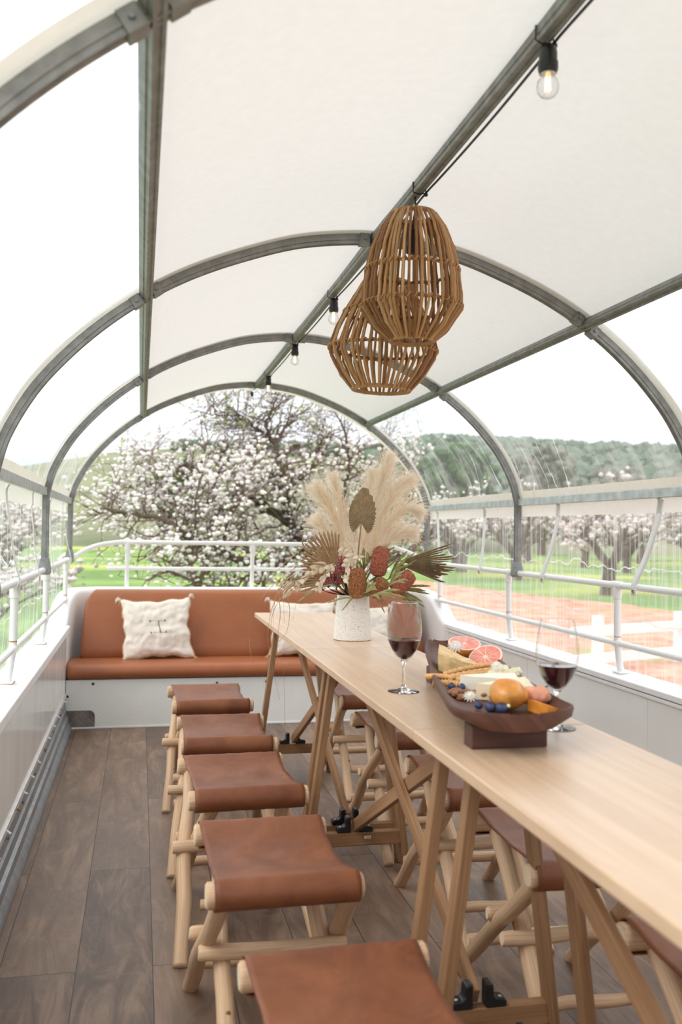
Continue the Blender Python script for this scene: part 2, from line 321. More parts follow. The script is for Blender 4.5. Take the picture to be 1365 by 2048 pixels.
# ------------------------------------------------------------------ mesh building
class MB:
    def __init__(s): s.v = []; s.f = []; s.uv = []; s.mi = []
    def add(s, vs, fs, uvs=None, mi=0):
        o = len(s.v); s.v.extend([tuple(p) for p in vs])
        for i, f in enumerate(fs):
            s.f.append(tuple(o+k for k in f)); s.mi.append(mi)
            s.uv.append(uvs[i] if uvs else [(vs[k][0]*1.0, vs[k][1]*1.0) for k in f])
        return s
    def box(s, lo, hi, mi=0, ax=1):
        (a, b, c), (d, e_, f) = lo, hi
        vs = [(a, b, c), (d, b, c), (d, e_, c), (a, e_, c), (a, b, f), (d, b, f), (d, e_, f), (a, e_, f)]
        fs = [(0, 3, 2, 1), (4, 5, 6, 7), (0, 1, 5, 4), (1, 2, 6, 5), (2, 3, 7, 6), (3, 0, 4, 7)]
        oth = [i for i in range(3) if i != ax]
        uv = [[(vs[k][ax], vs[k][oth[0]]+vs[k][oth[1]]) for k in f_] for f_ in fs]
        return s.add(vs, fs, uv, mi)
    def tube(s, pts, rad, seg=8, cap=True, mi=0, capmi=None, closed=False, off=0.):
        pts = [V(p) for p in pts]; n = len(pts)
        if isinstance(rad, (int, float)): rad = [rad]*n
        T = []
        for i in range(n):
            a = pts[(i-1) % n] if (closed or i > 0) else pts[i]; b = pts[(i+1) % n] if (closed or i < n-1) else pts[i]
            t = (b-a); T.append(t.normalized() if t.length > 1e-9 else V((0, 0, 1)))
        nrm = T[0].orthogonal().normalized()
        vs = []; L = 0; Ls = []
        for i in range(n):
            if i: 
                L += (pts[i]-pts[i-1]).length
                nrm = (nrm - T[i]*nrm.dot(T[i]))
                nrm = nrm.normalized() if nrm.length > 1e-6 else T[i].orthogonal().normalized()
            Ls.append(L); bn = T[i].cross(nrm)
            for k in range(seg):
                a = 2*PI*k/seg; vs.append(pts[i] + (nrm*cos(a)+bn*sin(a))*rad[i])
        fs = []; uv = []
        rng = n if closed else n-1
        for i in range(rng):
            j = (i+1) % n; lj = Ls[j] if j else L+.01
            for k in range(seg):
                k2 = (k+1) % seg
                fs.append((i*seg+k, i*seg+k2, j*seg+k2, j*seg+k))
                uv.append([(off+Ls[i], off+k/seg), (off+Ls[i], off+(k+1)/seg), (off+lj, off+(k+1)/seg), (off+lj, off+k/seg)])
        o = len(s.v); s.add(vs, fs, uv, mi)
        if cap and not closed:
            for base, rev in ((0, True), ((n-1)*seg, False)):
                f = [o+base+k for k in range(seg)]
                if rev: f.reverse()
                s.f.append(tuple(f)); s.uv.append([(.5+.02*cos(2*PI*k/seg), .5+.02*sin(2*PI*k/seg)) for k in range(seg)]); s.mi.append(capmi if capmi is not None else mi)
        return s
    def beam(s, a, b, w, d, up=(0, 0, 1), mi=0, off=None):
        """rectangular bar from a to b; w across side vector, d along 'up'"""
        a, b = V(a), V(b); t = (b-a).normalized(); up = V(up); side = t.cross(up).normalized(); up2 = side.cross(t).normalized()
        off = random.random()*5 if off is None else off
        vs = []; L = (b-a).length
        for p in (a, b):
            for sx_, sy_ in ((-1, -1), (1, -1), (1, 1), (-1, 1)): vs.append(p + side*(w/2*sx_) + up2*(d/2*sy_))
        fs = [(0, 3, 2, 1), (4, 5, 6, 7), (0, 1, 5, 4), (1, 2, 6, 5), (2, 3, 7, 6), (3, 0, 4, 7)]
        uv = []
        for f in fs:
            uv.append([(off+(L if k > 3 else 0), off+[0, w, w+d, 2*w+d][k % 4]) for k in f])
        return s.add(vs, fs, uv, mi)
    def lathe(s, prof, c=(0, 0, 0), seg=24, mi=0, M=None, close=False):
        vs = []; c = V(c)
        for r, z in prof:
            for k in range(seg):
                a = 2*PI*k/seg; p = V((r*cos(a), r*sin(a), z)); p = (M @ p) if M else p; vs.append(p+c)
        fs = []; uv = []
        n = len(prof)
        for i in range(n if close else n-1):
            j = (i+1) % n
            for k in range(seg):
                k2 = (k+1) % seg; fs.append((i*seg+k, i*seg+k2, j*seg+k2, j*seg+k)); uv.append([(prof[i][1], k/seg), (prof[i][1], (k+1)/seg), (prof[j][1], (k+1)/seg), (prof[j][1], k/seg)])
        return s.add(vs, fs, uv, mi)
    def grid(s, fn, nu, nv, mi=0, flip=False):
        vs = [fn(i/nu, j/nv) for i in range(nu+1) for j in range(nv+1)]
        fs = []; uv = []
        for i in range(nu):
            for j in range(nv):
                a = i*(nv+1)+j; f = (a, a+nv+1, a+nv+2, a+1); u = [(i/nu, j/nv), ((i+1)/nu, j/nv), ((i+1)/nu, (j+1)/nv), (i/nu, (j+1)/nv)]
                if flip: f = f[::-1]; u = u[::-1]
                fs.append(f); uv.append(u)
        return s.add(vs, fs, uv, mi)
    def ico(s, c, r, sq=(1, 1, 1), jit=0, mi=0, sub=0, M=None):
        P, Fc = ICO[sub]; c = V(c)
        vs = []
        for p in P:
            q = V((p[0]*r*sq[0], p[1]*r*sq[1], p[2]*r*sq[2])) * (1+random.uniform(-jit, jit))
            if M: q = M @ q
            vs.append(c+q)
        return s.add(vs, Fc, None, mi)
    def ribbon(s, pts, wd, side=None, mi=0, twist=0):
        pts = [V(p) for p in pts]; n = len(pts)
        if isinstance(wd, (int, float)): wd = [wd]*n
        vs = []; L = 0
        sd_ = V(side) if side else None
        for i in range(n):
            t = (pts[min(i+1, n-1)]-pts[max(i-1, 0)]).normalized()
            u = sd_ if sd_ else t.orthogonal()
            u = (u - t*u.dot(t)); u = u.normalized() if u.length > 1e-6 else t.orthogonal().normalized()
            if twist: u = Matrix.Rotation(twist*i/(n-1), 3, t) @ u
            vs += [pts[i]-u*wd[i]/2, pts[i]+u*wd[i]/2]
        fs = [(2*i, 2*i+1, 2*i+3, 2*i+2) for i in range(n-1)]
        return s.add(vs, fs, [[(i*.05, 0), (i*.05, 1), (i*.05+.05, 1), (i*.05+.05, 0)] for i in range(n-1)], mi)
    def build(s, name, mat, parent=None, smooth=True, mods=None, kind=None, label=None, auto=True):
        me = bpy.data.meshes.new(name); me.from_pydata(s.v, [], s.f)
        mats = mat if isinstance(mat, (list, tuple)) else [mat]
        for x in mats: me.materials.append(MATS[x])
        if any(s.mi): me.polygons.foreach_set('material_index', s.mi)
        uvl = me.uv_layers.new(name='uv'); flat = [c for f in s.uv for p in f for c in p]; uvl.data.foreach_set('uv', flat)
        me.polygons.foreach_set('use_smooth', [smooth]*len(s.f))
        if smooth and auto:
            me.set_sharp_from_angle(angle=math.radians(38))
        me.update()
        o = bpy.data.objects.new(name, me); COL.objects.link(o)
        if parent: o.parent = parent
        if kind: o['kind'] = kind
        if label: o['label'] = label
        for typ, kw in (mods or []):
            md = o.modifiers.new(typ.lower(), typ)
            for k, v in kw.items(): setattr(md, k, v)
        return o
t = (1+5**.5)/2
_ip = [V(p).normalized() for p in ((-1, t, 0), (1, t, 0), (-1, -t, 0), (1, -t, 0), (0, -1, t), (0, 1, t), (0, -1, -t), (0, 1, -t), (t, 0, -1), (t, 0, 1), (-t, 0, -1), (-t, 0, 1))]
_if = [(0, 11, 5), (0, 5, 1), (0, 1, 7), (0, 7, 10), (0, 10, 11), (1, 5, 9), (5, 11, 4), (11, 10, 2), (10, 7, 6), (7, 1, 8), (3, 9, 4), (3, 4, 2), (3, 2, 6), (3, 6, 8), (3, 8, 9), (4, 9, 5), (2, 4, 11), (6, 2, 10), (8, 6, 7), (9, 8, 1)]
def _sub(P, Fc):
    P = list(P); mid = {}; out = []
    def m_(a, b):
        k = (min(a, b), max(a, b))
        if k not in mid: mid[k] = len(P); P.append(((P[a]+P[b])/2).normalized())
        return mid[k]
    for a, b, c in Fc:
        x, y, z = m_(a, b), m_(b, c), m_(c, a); out += [(a, x, z), (b, y, x), (c, z, y), (x, y, z)]
    return P, out
ICO = [(_ip, _if)]; ICO.append(_sub(*ICO[0])); ICO.append(_sub(*ICO[1])); ICO.append(_sub(*ICO[2]))
_op = [V((1, 0, 0)), V((-1, 0, 0)), V((0, 1, 0)), V((0, -1, 0)), V((0, 0, 1)), V((0, 0, -1))]
ICO.append((_op, [(0, 2, 4), (2, 1, 4), (1, 3, 4), (3, 0, 4), (2, 0, 5), (1, 2, 5), (3, 1, 5), (0, 3, 5)]))

def thing(name, label, cat, loc=(0, 0, 0), group=None, rz=0):
    o = bpy.data.objects.new(name, None); COL.objects.link(o); o.location = loc; o.rotation_euler = (0, 0, rz)
    o.empty_display_size = .1
    o['label'] = label; o['category'] = cat
    if group: o['group'] = group
    return o
def tag(o, label, cat, group=None, kind=None):
    o['label'] = label; o['category'] = cat
    if group: o['group'] = group
    if kind: o['kind'] = kind
    return o
def struct(name, mb, mat, parent=None, **kw):
    return mb.build(name, mat, parent, kind='structure' if parent is None else None, **kw)
def bev(w, s=2): return ('BEVEL', dict(width=w, segments=s, limit_method='ANGLE', harden_normals=False))
def crom(P, n=8, closed=False):
    P = [V(p) for p in P]; out = []
    N = len(P)
    for i in range(N-1):
        p0 = P[i-1] if i else P[0]*2-P[1]; p1 = P[i]; p2 = P[i+1]; p3 = P[i+2] if i+2 < N else P[-1]*2-P[-2]
        for k in range(n):
            t = k/n; out.append(.5*((2*p1)+(p2-p0)*t+(2*p0-5*p1+4*p2-p3)*t*t+(3*p1-p0-3*p2+p3)*t*t*t))
    out.append(P[-1]); return out
def rel(mb, loc):
    l = V(loc); mb.v = [(p[0]-l.x, p[1]-l.y, p[2]-l.z) for p in mb.v]; return mb

# ================================================================== OUTDOORS (large structure)
GZ = -0.9
mb = MB(); mb.grid(lambda a, b: (-160+a*420, -30+b*330, GZ), 40, 40)
struct('ground', mb, 'ground', smooth=False)
def skyline(deg):      # height of the skyline above eye level at 200 m
    pts = [(-60, 14), (-20, 9), (-8, 11), (-2, 15.5), (3, 17.3), (10, 17.2), (14, 16.8), (18, 19.3), (22, 18.4), (27, 17.4), (33, 16.5), (40, 18), (75, 16)]
    for (a, h), (b, g) in zip(pts, pts[1:]):
        if a <= deg <= b: return h+(g-h)*(deg-a)/(b-a)
    return 14
def hillp(a, b):
    deg = -60+a*135; D = 105+b*130; th = math.radians(deg)
    h = (skyline(deg)*1.17+2.1)*(1-(1-b)**1.7)
    h += mnoise.noise(V((sin(th)*D*.03, cos(th)*D*.03, 0)))*1.3*b
    return (CAM.x+sin(th)*D, cos(th)*D, GZ-.3+h)
struct('hill', MB().grid(hillp, 110, 16, flip=True), 'hill_field')

def blossom_tree_proto(seed, H=5.5, nb=420, far=True, ntw=420):
    """returns lists for trunk and blossom meshes of a vase-shaped almond tree"""
    rnd = random.Random(seed); tr = MB(); tw = MB(); bl = MB(); tips = []
    def grow(p, d, L, r, depth):
        n = 4; pts = [V(p)]; rr = [r]; dd = V(d).normalized()
        for i in range(n):
            dd = (dd + V((rnd.uniform(-1, 1), rnd.uniform(-1, 1), rnd.uniform(-.45, .75)))*.20).normalized()
            pts.append(pts[-1]+dd*L/n); rr.append(r*(1-.40*(i+1)/n))
        (tr if depth < 3 else tw).tube(pts, rr, 6 if depth < 2 else (4 if depth < 3 else 3), cap=False)
        tips.extend(pts[1:] if depth >= 2 else [])
        if depth < 4:
            for k in range(3 if depth < 3 else 2):
                i = rnd.choice([2, 3, 4]); a = rnd.uniform(0, 2*PI)
                nd = (dd*.75 + V((cos(a), sin(a), rnd.uniform(-.25, .6)))*.8).normalized()
                grow(pts[i], nd, L*rnd.uniform(.58, .8), rr[i]*.68, depth+1)
    base = V((0, 0, 0)); top = V((rnd.uniform(-.15, .15), rnd.uniform(-.15, .15), H*.17))
    tr.tube(crom([base-V((0, 0, .1)), base+V((0, 0, .25)), top], 4), [.30, .27, .25, .24, .23, .22, .21, .21, .22][:9], 9, cap=False)
    for k in range(5):
        a = 2*PI*k/5+rnd.uniform(-.3, .3)
        grow(top-V((0, 0, .05)), (cos(a)*.9, sin(a)*.9, .85), H*.30, .12, 1)
    for i in range(nb):
        p = rnd.choice(tips)+V((rnd.gauss(0, .16), rnd.gauss(0, .16), rnd.gauss(0, .14)))
        bl.ico(p, rnd.uniform(.05, .13), (1, 1, .8), .25, sub=4 if far else 0)
    return tr, tw, bl
PROTO = []
for s_ in range(3):
    a, b, c = blossom_tree_proto(40+s_, nb=[900, 420, 620][s_])
    PROTO.append((a, b, c))
TREES_BUILT = []
def orchard_tree(x, y, k, scale, rz, label, group):
    t = thing('almond_tree', label, 'tree', (x, y, GZ), group, rz); t.scale = (scale,)*3
    if len(TREES_BUILT) <= k:
        a, b, c = PROTO[k]
        parts = [a.build('trunk', 'bark', t), b.build('twigs', 'twig', t), c.build('blossoms', 'blossom_far', t, smooth=False)]
        parts[1]['kind'] = 'stuff'; parts[2]['kind'] = 'stuff'
        TREES_BUILT.append(parts)
    else:
        for pt in TREES_BUILT[k]:
            c = pt.copy(); COL.objects.link(c); c.parent = t
    return t
rr_ = random.Random(3)
spots = []
LB = {'right': 'bare-twigged blossoming almond tree in the orchard rows beyond the red soil',
      'left': 'blossoming almond tree in the orchard beyond the left clear curtain',
      'back': 'distant almond tree in white blossom behind the big branching tree'}
for iy in range(8):
    for ix in range(5):
        y = 31+iy*8.5+rr_.uniform(-1, 1); x = 15.5+ix*9.0+rr_.uniform(-1, 1)+iy*.9
        if x/(y) < .30 or x/y > 1.0 or x*x+y*y > 75**2: continue
        spots.append((x, y, 'right'))
for y, x in ((12.2, -3.0), (18.2, -4.4), (25.5, -5.0), (14, -13.5), (15.5, -6.6), (20.5, -14.5), (22, -8.5), (31, -11), (33, -5.2), (42, -9), (52, -13), (26, -14), (60, -8.5), (19, -9.5), (15, -7.2), (12.5, -9.5)): spots.append((x, y, 'left'))
for y, x in ((20.5, -1.6), (27, .9), (36, -3.9), (30, 3.5), (33, 8.2), (44, 2.2), (46, 9.5), (27.5, 6.9), (58, 6), (60, 14.5)): spots.append((x, y, 'back'))
spots = [p for i, p in enumerate(spots) if all((p[0]-q[0])**2+(p[1]-q[1])**2 > 36 for q in spots[:i])]
spots.sort(key=lambda s_: s_[1])
for i, (x, y, w_) in enumerate(spots):
    orchard_tree(x, y, i if i < 3 else rr_.choice([0, 1, 2]), rr_.uniform(.85, 1.15)*(1.22 if w_ == 'right' else (.50 if y < 13 else .62) if (y < 21 and -5 < x < 0) else ( (.78 if w_ == 'back' and y < 28 else 1))), rr_.uniform(0, 6.28), LB[w_], 'almond trees of the orchard, '+w_)

# forest on the right-hand hill, and bushes on the skyline
mb = MB(); rf = random.Random(11)
for i in range(4200):
    deg = 13+rf.random()**.9*50 if rf.random() < .85 else rf.uniform(2, 16); b_ = rf.uniform(.05, 1)
    if deg < 14 and b_ < .55: b_ = rf.uniform(.55, 1)
    p = hillp((deg+60)/135, b_); r = rf.uniform(.6, 1.5)
    mb.ico((p[0], p[1], p[2]+r*.5), r, (1.1, 1.1, .9), .25, sub=0 if b_ > .6 else 1)
tag(mb.build('woodland', 'forest'), 'dark green woodland covering the hill behind the orchard', 'woodland', kind='stuff')
def bush(x, y, h, wd, mat, label, z=GZ, n=90, name='bush'):
    n = 260
    t = thing(name, label, 'bush' if name == 'bush' else 'tree', (x, y, z)); rb = random.Random(int(x*10+y))
    mb = MB(); mb.tube([(0, 0, -.2), (0, 0, h*.5)], [wd*.05, wd*.03], 6); mb.build('trunk', 'bark', t)
    mb = MB()
    for i in range(n):
        d = V((rb.gauss(0, 1), rb.gauss(0, 1), rb.gauss(0, 1))).normalized()*rb.random()**.4
        mb.ico((d.x*wd*.42, d.y*wd*.42, h*.56+d.z*h*.4), wd*rb.uniform(.035, .085), (1, 1, .9), .3, sub=0)
    mb.build('foliage', mat, t, smooth=False)['kind'] = 'stuff'
p = at(372, 1000, 95); bush(p.x, p.y, 9.5, 9, 'bush_dark', 'dark rounded evergreen tree before the pale hillside at the left of the open arch', name='evergreen_tree')
p = at(410, 1000, 110); bush(p.x, p.y, 9, 10, 'bush_grey', 'grey-green rounded tree right of the dark evergreen under the pale hill', name='evergreen_tree')
p = at(1085, 1000, 88); bush(p.x, p.y, 12, 9, 'bush_grey', 'tall grey-green tree standing over the orchard behind the right clear panel', name='evergreen_tree')
p = at(1240, 1000, 72); bush(p.x, p.y, 8.5, 8, 'bush_grey', 'wide grey-brown tree right of the tall grey-green one above the orchard', name='evergreen_tree')
p = at(905, 1000, 96); bush(p.x, p.y, 12, 12, 'bush_dark', 'broad dark green tree on the rise seen just right of the pampas plumes', name='evergreen_tree')

# white rail fence, lower right
t = thing('rail_fence', 'white painted two-rail fence on the red soil outside the right handrail', 'fence', (8.0, 14.3, GZ))
for k, zz in enumerate((.18, .62)):
    MB().beam((-2.2, -.9, zz), (4.5, 1.6, zz), .05, .16).build('rail', 'white_paint', t, smooth=False)
for k in range(4):
    q = -1.6+k*1.9; MB().box((q-.07, q*.373-.02-.07, -.1), (q+.07, q*.373-.02+.07, .85)).build('post', 'white_paint', t, smooth=False)

# ================================================================== BIG BLOSSOM TREE BEHIND THE BENCH
rb = random.Random(5)
TB = V((1.75, 13.2, GZ))
t = thing('blossom_tree', 'large dark-branched tree with white blossom right behind the bench and rear rail', 'tree', tuple(TB))
TD = 13.0
limb = MB(); twg = MB(); blo = MB(); lea = MB(); nodes = []
def g_limb(pix, r0, r1, dep=0.0, n=6):
    P = [at(u, v, TD+dep+dz) for u, v, dz in pix]; Q = crom(P, n); N = len(Q)
    Q = [q+V((rb.gauss(0, .012), rb.gauss(0, .02), rb.gauss(0, .012))) for q in Q]
    R_ = [r0+(r1-r0)*i/(N-1) for i in range(N)]
    limb.tube(Q, R_, 8, cap=True); return Q, R_
def twigs(Q, R_, dens=1.0, Lm=1.0):
    for i in range(1, len(Q)):
        for k in range(3):
            if rb.random() > .40*dens: continue
            d = (Q[i]-Q[i-1]).normalized(); a = rb.uniform(0, 2*PI)
            nd = (d*.45+V((cos(a), .6*sin(a), sin(a+1.3)*.9+.25))).normalized()
            spr(Q[i], nd, rb.uniform(.45, .95)*Lm, min(R_[i]*.5, .022), 0)
def spr(p, d, L, r, dep):
    pts = [p]; n = 5
    for i in range(n):
        d = (d+V((rb.gauss(0, .22), rb.gauss(0, .22), rb.gauss(0.02, .24)))).normalized(); pts.append(pts[-1]+d*L/n)
    twg.tube(pts, [r*(1-.7*i/n)+.0015 for i in range(n+1)], 4 if dep < 1 else 3, cap=False)
    nodes.extend(pts[2:])
    if dep < 2:
        for i in range(1, n+1):
            if rb.random() < .60:
                a = rb.uniform(0, 2*PI); nd = (d*.6+V((cos(a), sin(a)*.7, sin(a+2)*.8+.15))).normalized(); spr(pts[i], nd, L*rb.uniform(.35, .65), r*.55, dep+1)
L_ = []
L_.append(g_limb([(655, 1450, 0), (648, 1250, 0), (640, 1150, 0), (615, 1105, 0), (575, 1045, .1), (520, 1005, .2), (470, 960, .3), (425, 925, .5)], .12, .035))
L_.append(g_limb([(640, 1160, 0), (560, 1130, -.3), (480, 1118, -.5), (400, 1085, -.6), (330, 1040, -.6), (262, 1028, -.5), (205, 1015, -.3)], .075, .014))
L_.append(g_limb([(600, 1085, 0), (578, 1040, 0), (572, 980, -.1), (556, 915, -.1), (545, 880, 0), (515, 858, .1), (470, 838, .2)], .065, .014))
L_.append(g_limb([(545, 882, 0), (533, 850, -.1), (545, 815, -.2), (560, 778, -.2)], .025, .008))
L_.append(g_limb([(515, 860, 0), (490, 835, .1), (440, 830, .1), (385, 822, .2)], .018, .006))
L_.append(g_limb([(470, 960, .3), (410, 980, .3), (350, 1005, .4), (300, 985, .5)], .03, .009))
L_.append(g_limb([(425, 925, .5), (380, 935, .5), (320, 930, .6), (255, 975, .6)], .025, .007))
L_.append(g_limb([(520, 1005, .2), (460, 1015, -.2), (405, 1015, -.3), (340, 1005, -.4)], .022, .007))
L_.append(g_limb([(450, 1080, -.5), (455, 1040, -.6), (470, 1010, -.6), (478, 960, -.7)], .025, .007))
L_.append(g_limb([(640, 1150, 0), (700, 1080, .3), (735, 1010, .5), (760, 930, .6), (770, 860, .6)], .07, .012))
L_.append(g_limb([(700, 1080, .3), (690, 1000, .2), (700, 930, .1), (690, 860, 0), (665, 820, 0)], .04, .008))
L_.append(g_limb([(575, 980, -.1), (620, 940, -.2), (640, 890, -.3), (650, 830, -.3)], .03, .006))
L_.append(g_limb([(650, 1200, 0), (560, 1190, -.4), (470, 1180, -.6), (380, 1160, -.8), (300, 1120, -.8)], .05, .01))
L_.append(g_limb([(735, 1010, .5), (800, 960, .6), (840, 900, .7)], .03, .007))
L_.append(g_limb([(640, 1150, 0), (760, 1130, .2), (850, 1080, .3), (905, 1010, .4)], .05, .008))
for i, (Q, R_) in enumerate(L_): twigs(Q, R_, [1, 1.1, 1, 1.2, 1.2, 1.2, 1.2, 1, 1, 1, 1.1, 1.1, 1.0, 1, .8][i], .85 if i in (2, 3, 4) else 1)
def pix_y(p):
    d = p-CAM; return 1024-F_PX*d.dot(_u2)/d.dot(_f)
for k in range(9000):
    p = rb.choice(nodes); v_ = pix_y(p)
    pr_ = .16 if v_ < 860 else (.6 if v_ < 900 else 1.0)
    if rb.random() > pr_*.9: continue
    q = p+V((rb.gauss(0, .045), rb.gauss(0, .05), rb.gauss(0, .045)))
    blo.ico(q, rb.uniform(.015, .038), (1, 1, .85), .2, sub=0)
for k in range(2600):
    q = rb.choice(nodes)+V((rb.gauss(0, .03), rb.gauss(0, .03), rb.gauss(0, .03)))
    a = rb.uniform(0, 6.28); d = V((cos(a), sin(a), rb.uniform(.1, 1))).normalized()*rb.uniform(.025, .05); s_ = d.orthogonal()*.3
    lea.add([q, q+d*.5+s_, q+d, q+d*.5-s_], [(0, 1, 2, 3)])
rel(limb, TB).build('trunk', 'bark', t); rel(twg, TB).build('twigs', 'twig', t)['kind'] = 'stuff'
rel(blo, TB).build('blossoms', 'blossom', t)['kind'] = 'stuff'; rel(lea, TB).build('leaves', 'young_leaf', t, smooth=False)['kind'] = 'stuff'

# ================================================================== BUS SHELL
WX = 1.226; SILL = .628
YB = 5.93
mb = MB(); mb.box((-WX-.03, -.8, -.04), (WX+.03, YB+.02, 0)); struct('floor', mb, 'plank_floor', smooth=False)
def side_wall(sg, nm):
    w_ = MB()
    prof = [(-.0, 0.0), (.0, .60), (.02, .604), (.02, .628), (.03, .636), (.125, .640), (.135, .630), (.14, -.85), (.10, -.85), (.10, -.05)]
    def X(d): return sg*(WX+d)
    ys = (-.8, 6.0)
    vs = [(X(d), y, z) for y in ys for d, z in prof]; n = len(prof)
    fs = [(i, (i+1) % n, n+(i+1) % n, n+i) for i in range(n)]
    if sg < 0: fs = [f[::-1] for f in fs]
    w_.add(vs, fs); o = struct(nm, w_, 'shell_white', smooth=False, mods=[bev(.004, 2)])
    return o
wl = side_wall(-1, 'wall_left'); wr = side_wall(1, 'wall_right')
# inner laminate panels, joint seams, edge strips
for sg, par, nm in ((-1, wl, 'left'), (1, wr, 'right')):
    edges = [-.8, 1.0, 2.28, 3.41, 4.6, 5.9]
    for a, b in zip(edges, edges[1:]):
        lo = sorted((sg*(WX-.004), sg*(WX+.0)))
        MB().box((lo[0], a+.0012, .215 if sg < 0 else .0), (lo[1], b-.0012, .592)).build('panel', 'wall_laminate', par, smooth=False)
    # white extrusion under the sill, in two steps
    lo = sorted((sg*(WX-.018), sg*(WX+.0)))
    MB().box((lo[0], -.8, .588), (lo[1], 5.93, .604)).build('edge_strip', 'white_paint', par, smooth=False, mods=[bev(.003)])
    lo = sorted((sg*(WX-.022), sg*(WX+.02)))
    MB().box((lo[0], -.8, .608), (lo[1], 5.93, .634)).build('edge_strip', 'white_paint', par, smooth=False, mods=[bev(.004)])
# left lower trims: aluminium strip and steel kerb channel
mb = MB(); mb.box((-WX-.002, -.8, .198), (-WX+.012, 5.92, .224)); o = struct('trim_1', mb, 'aluminium', smooth=False, mods=[bev(.002)])
for k in range(22):
    y = .6+k*.245+random.uniform(-.03, .03)
    M_ = MB(); M_.tube([(-WX+.010, y, .206+random.uniform(-.004, .012)), (-WX+.026, y, .204)], .0045, 6); M_.build('bolt', 'white_paint' if k % 4 else 'rust', o)
kp = [(-.000, .196), (.004, .190), (.004, .135), (.012, .128), (.012, .085), (.024, .078), (.026, .045), (.034, .036), (.040, .024), (.046, .012), (.044, .0), (-.004, 0)]
mb = MB(); n = len(kp)
mb.add([(-WX+d, y, z) for y in (-.8, 5.925) for d, z in kp], [(i, (i+1) % n, n+(i+1) % n, n+i) for i in range(n)])
o = struct('baseboard_left', mb, 'kerb_metal')
for k in range(12):
    y = .8+k*.43; M_ = MB(); M_.tube([(-WX+.003, y, .165), (-WX+.0055, y, .165)], .006, 8); M_.tube([(-WX+.003, y+.035, .155), (-WX+.0055, y+.035, .155)], .006, 8); M_.build('screw_hole', 'black_rubber', o)
mb = MB(); mb.box((WX-.012, -.8, 0), (WX, 5.92, .06)); struct('baseboard_right', mb, 'galvanised_light', smooth=False, mods=[bev(.003)])

# rear white shell that wraps round the bench
def shell_path(s_):
    # plan path param 0..1 left half -> right half
    Lh = [(-WX-.035, 5.90), (-WX-.035, 6.15), (-WX-.03, 6.30), (-WX+.015, 6.45), (-WX+.11, 6.54), (-WX+.26, 6.575), (-.6, 6.58), (0, 6.58)]
    P = Lh+[(-x, y) for x, y in Lh[-2::-1]]; Q = crom([(x, y, 0) for x, y in P], 8)
    f = s_*(len(Q)-1); i = min(int(f), len(Q)-2); return Q[i].lerp(Q[i+1], f-i)
def shell_top(p):
    y = p.y; a = max(0, min(1, (y-5.98)/.50)); a = a*a*(3-2*a)
    return .632+.195*a
mb = MB()
N = 120; prof_n = 8
rows = []
for i in range(N+1):
    p = shell_path(i/N); q = shell_path(min(1, i/N+.004)); pq = shell_path(max(0, i/N-.004)); tg = (q-pq).normalized(); nr = V((-tg.y, tg.x, 0))  # outward?
    if nr.dot(V((p.x, p.y-5.0, 0))) < 0: nr = -nr
    zt = shell_top(p)
    sec = [(-.035, .0), (-.035, zt-.03), (-.030, zt-.012), (-.015, zt), (.045, zt+.004), (.075, zt-.004), (.09, zt-.03), (.10, -.85)]
    rows.append([(p.x+nr.x*d, p.y+nr.y*d, z) for d, z in sec])
vs = [x for r in rows for x in r]; n = prof_n
fs = [(i*n+j, i*n+j+1, (i+1)*n+j+1, (i+1)*n+j) for i in range(N) for j in range(n-1)]
mb.add(vs, fs); struct('wall_back', mb, 'shell_white')

# ------------------------------------------------------------------ bench
b_ = thing('bench', 'long terracotta leather bench with white base across the rear', 'bench', (0, 6.1, 0))
mb = MB(); mb.box((-WX+.005, YB, 0), (WX-.005, YB+.03, .30)); bp_ = rel(mb, (0, 6.1, 0)).build('base_panel', 'diamond_panel', b_, smooth=False)
mb = MB(); mb.box((-WX+.005, YB+.03, .27), (WX-.005, 6.50, .30)); rel(mb, (0, 6.1, 0)).build('seat_board', 'shell_white', b_, smooth=False)
# worn patch, rounded corner
mb = MB(); pts = [(-WX+.008, .004), (-1.045, .004), (-1.045, .075)]+[(-1.08+.035*cos(a), .078+.035*sin(a)) for a in [k*PI/12 for k in range(7)]]+[(-WX+.008, .113)]
vs = [(x, YB-.002-6.1, z) for x, z in pts]+[(x, YB+.001-6.1, z) for x, z in pts]; n = len(pts)
mb.add(vs, [tuple(range(n))]+[(i, (i+1) % n, n+(i+1) % n, n+i) for i in range(n)]); mb.build('worn_patch', 'worn_plate', b_, smooth=False)
for x, z, r, mt in ((-1.06, .275, .006, 'black_rubber'), (-.845, .262, .004, 'white_paint'), (-.80, .262, .004, 'white_paint'), (-.30, .268, .005, 'black_rubber'), (.02, .270, .0085, 'black_rubber'), (-.02, .255, .005, 'white_paint'), (.30, .255, .005, 'white_paint'), (-1.21, .20, .005, 'black_rubber')):
    M_ = MB()
    if mt == 'black_rubber': M_.lathe([(r*1.5, 0), (r*1.5, .002), (r, .003), (r, .001), (0, .001)], (x, YB-6.1, z), 12, M=Matrix.Rotation(PI/2, 3, 'X'))
    else: M_.ico((x, YB-6.1, z), r, sub=1)
    M_.build('bolt', mt, b_)
mb = MB(); mb.box((-WX+.01, YB-.004, .002), (WX-.01, YB+.001, .012)); rel(mb, (0, 6.1, 0)).build('floor_bead', 'white_paint', b_, smooth=False)
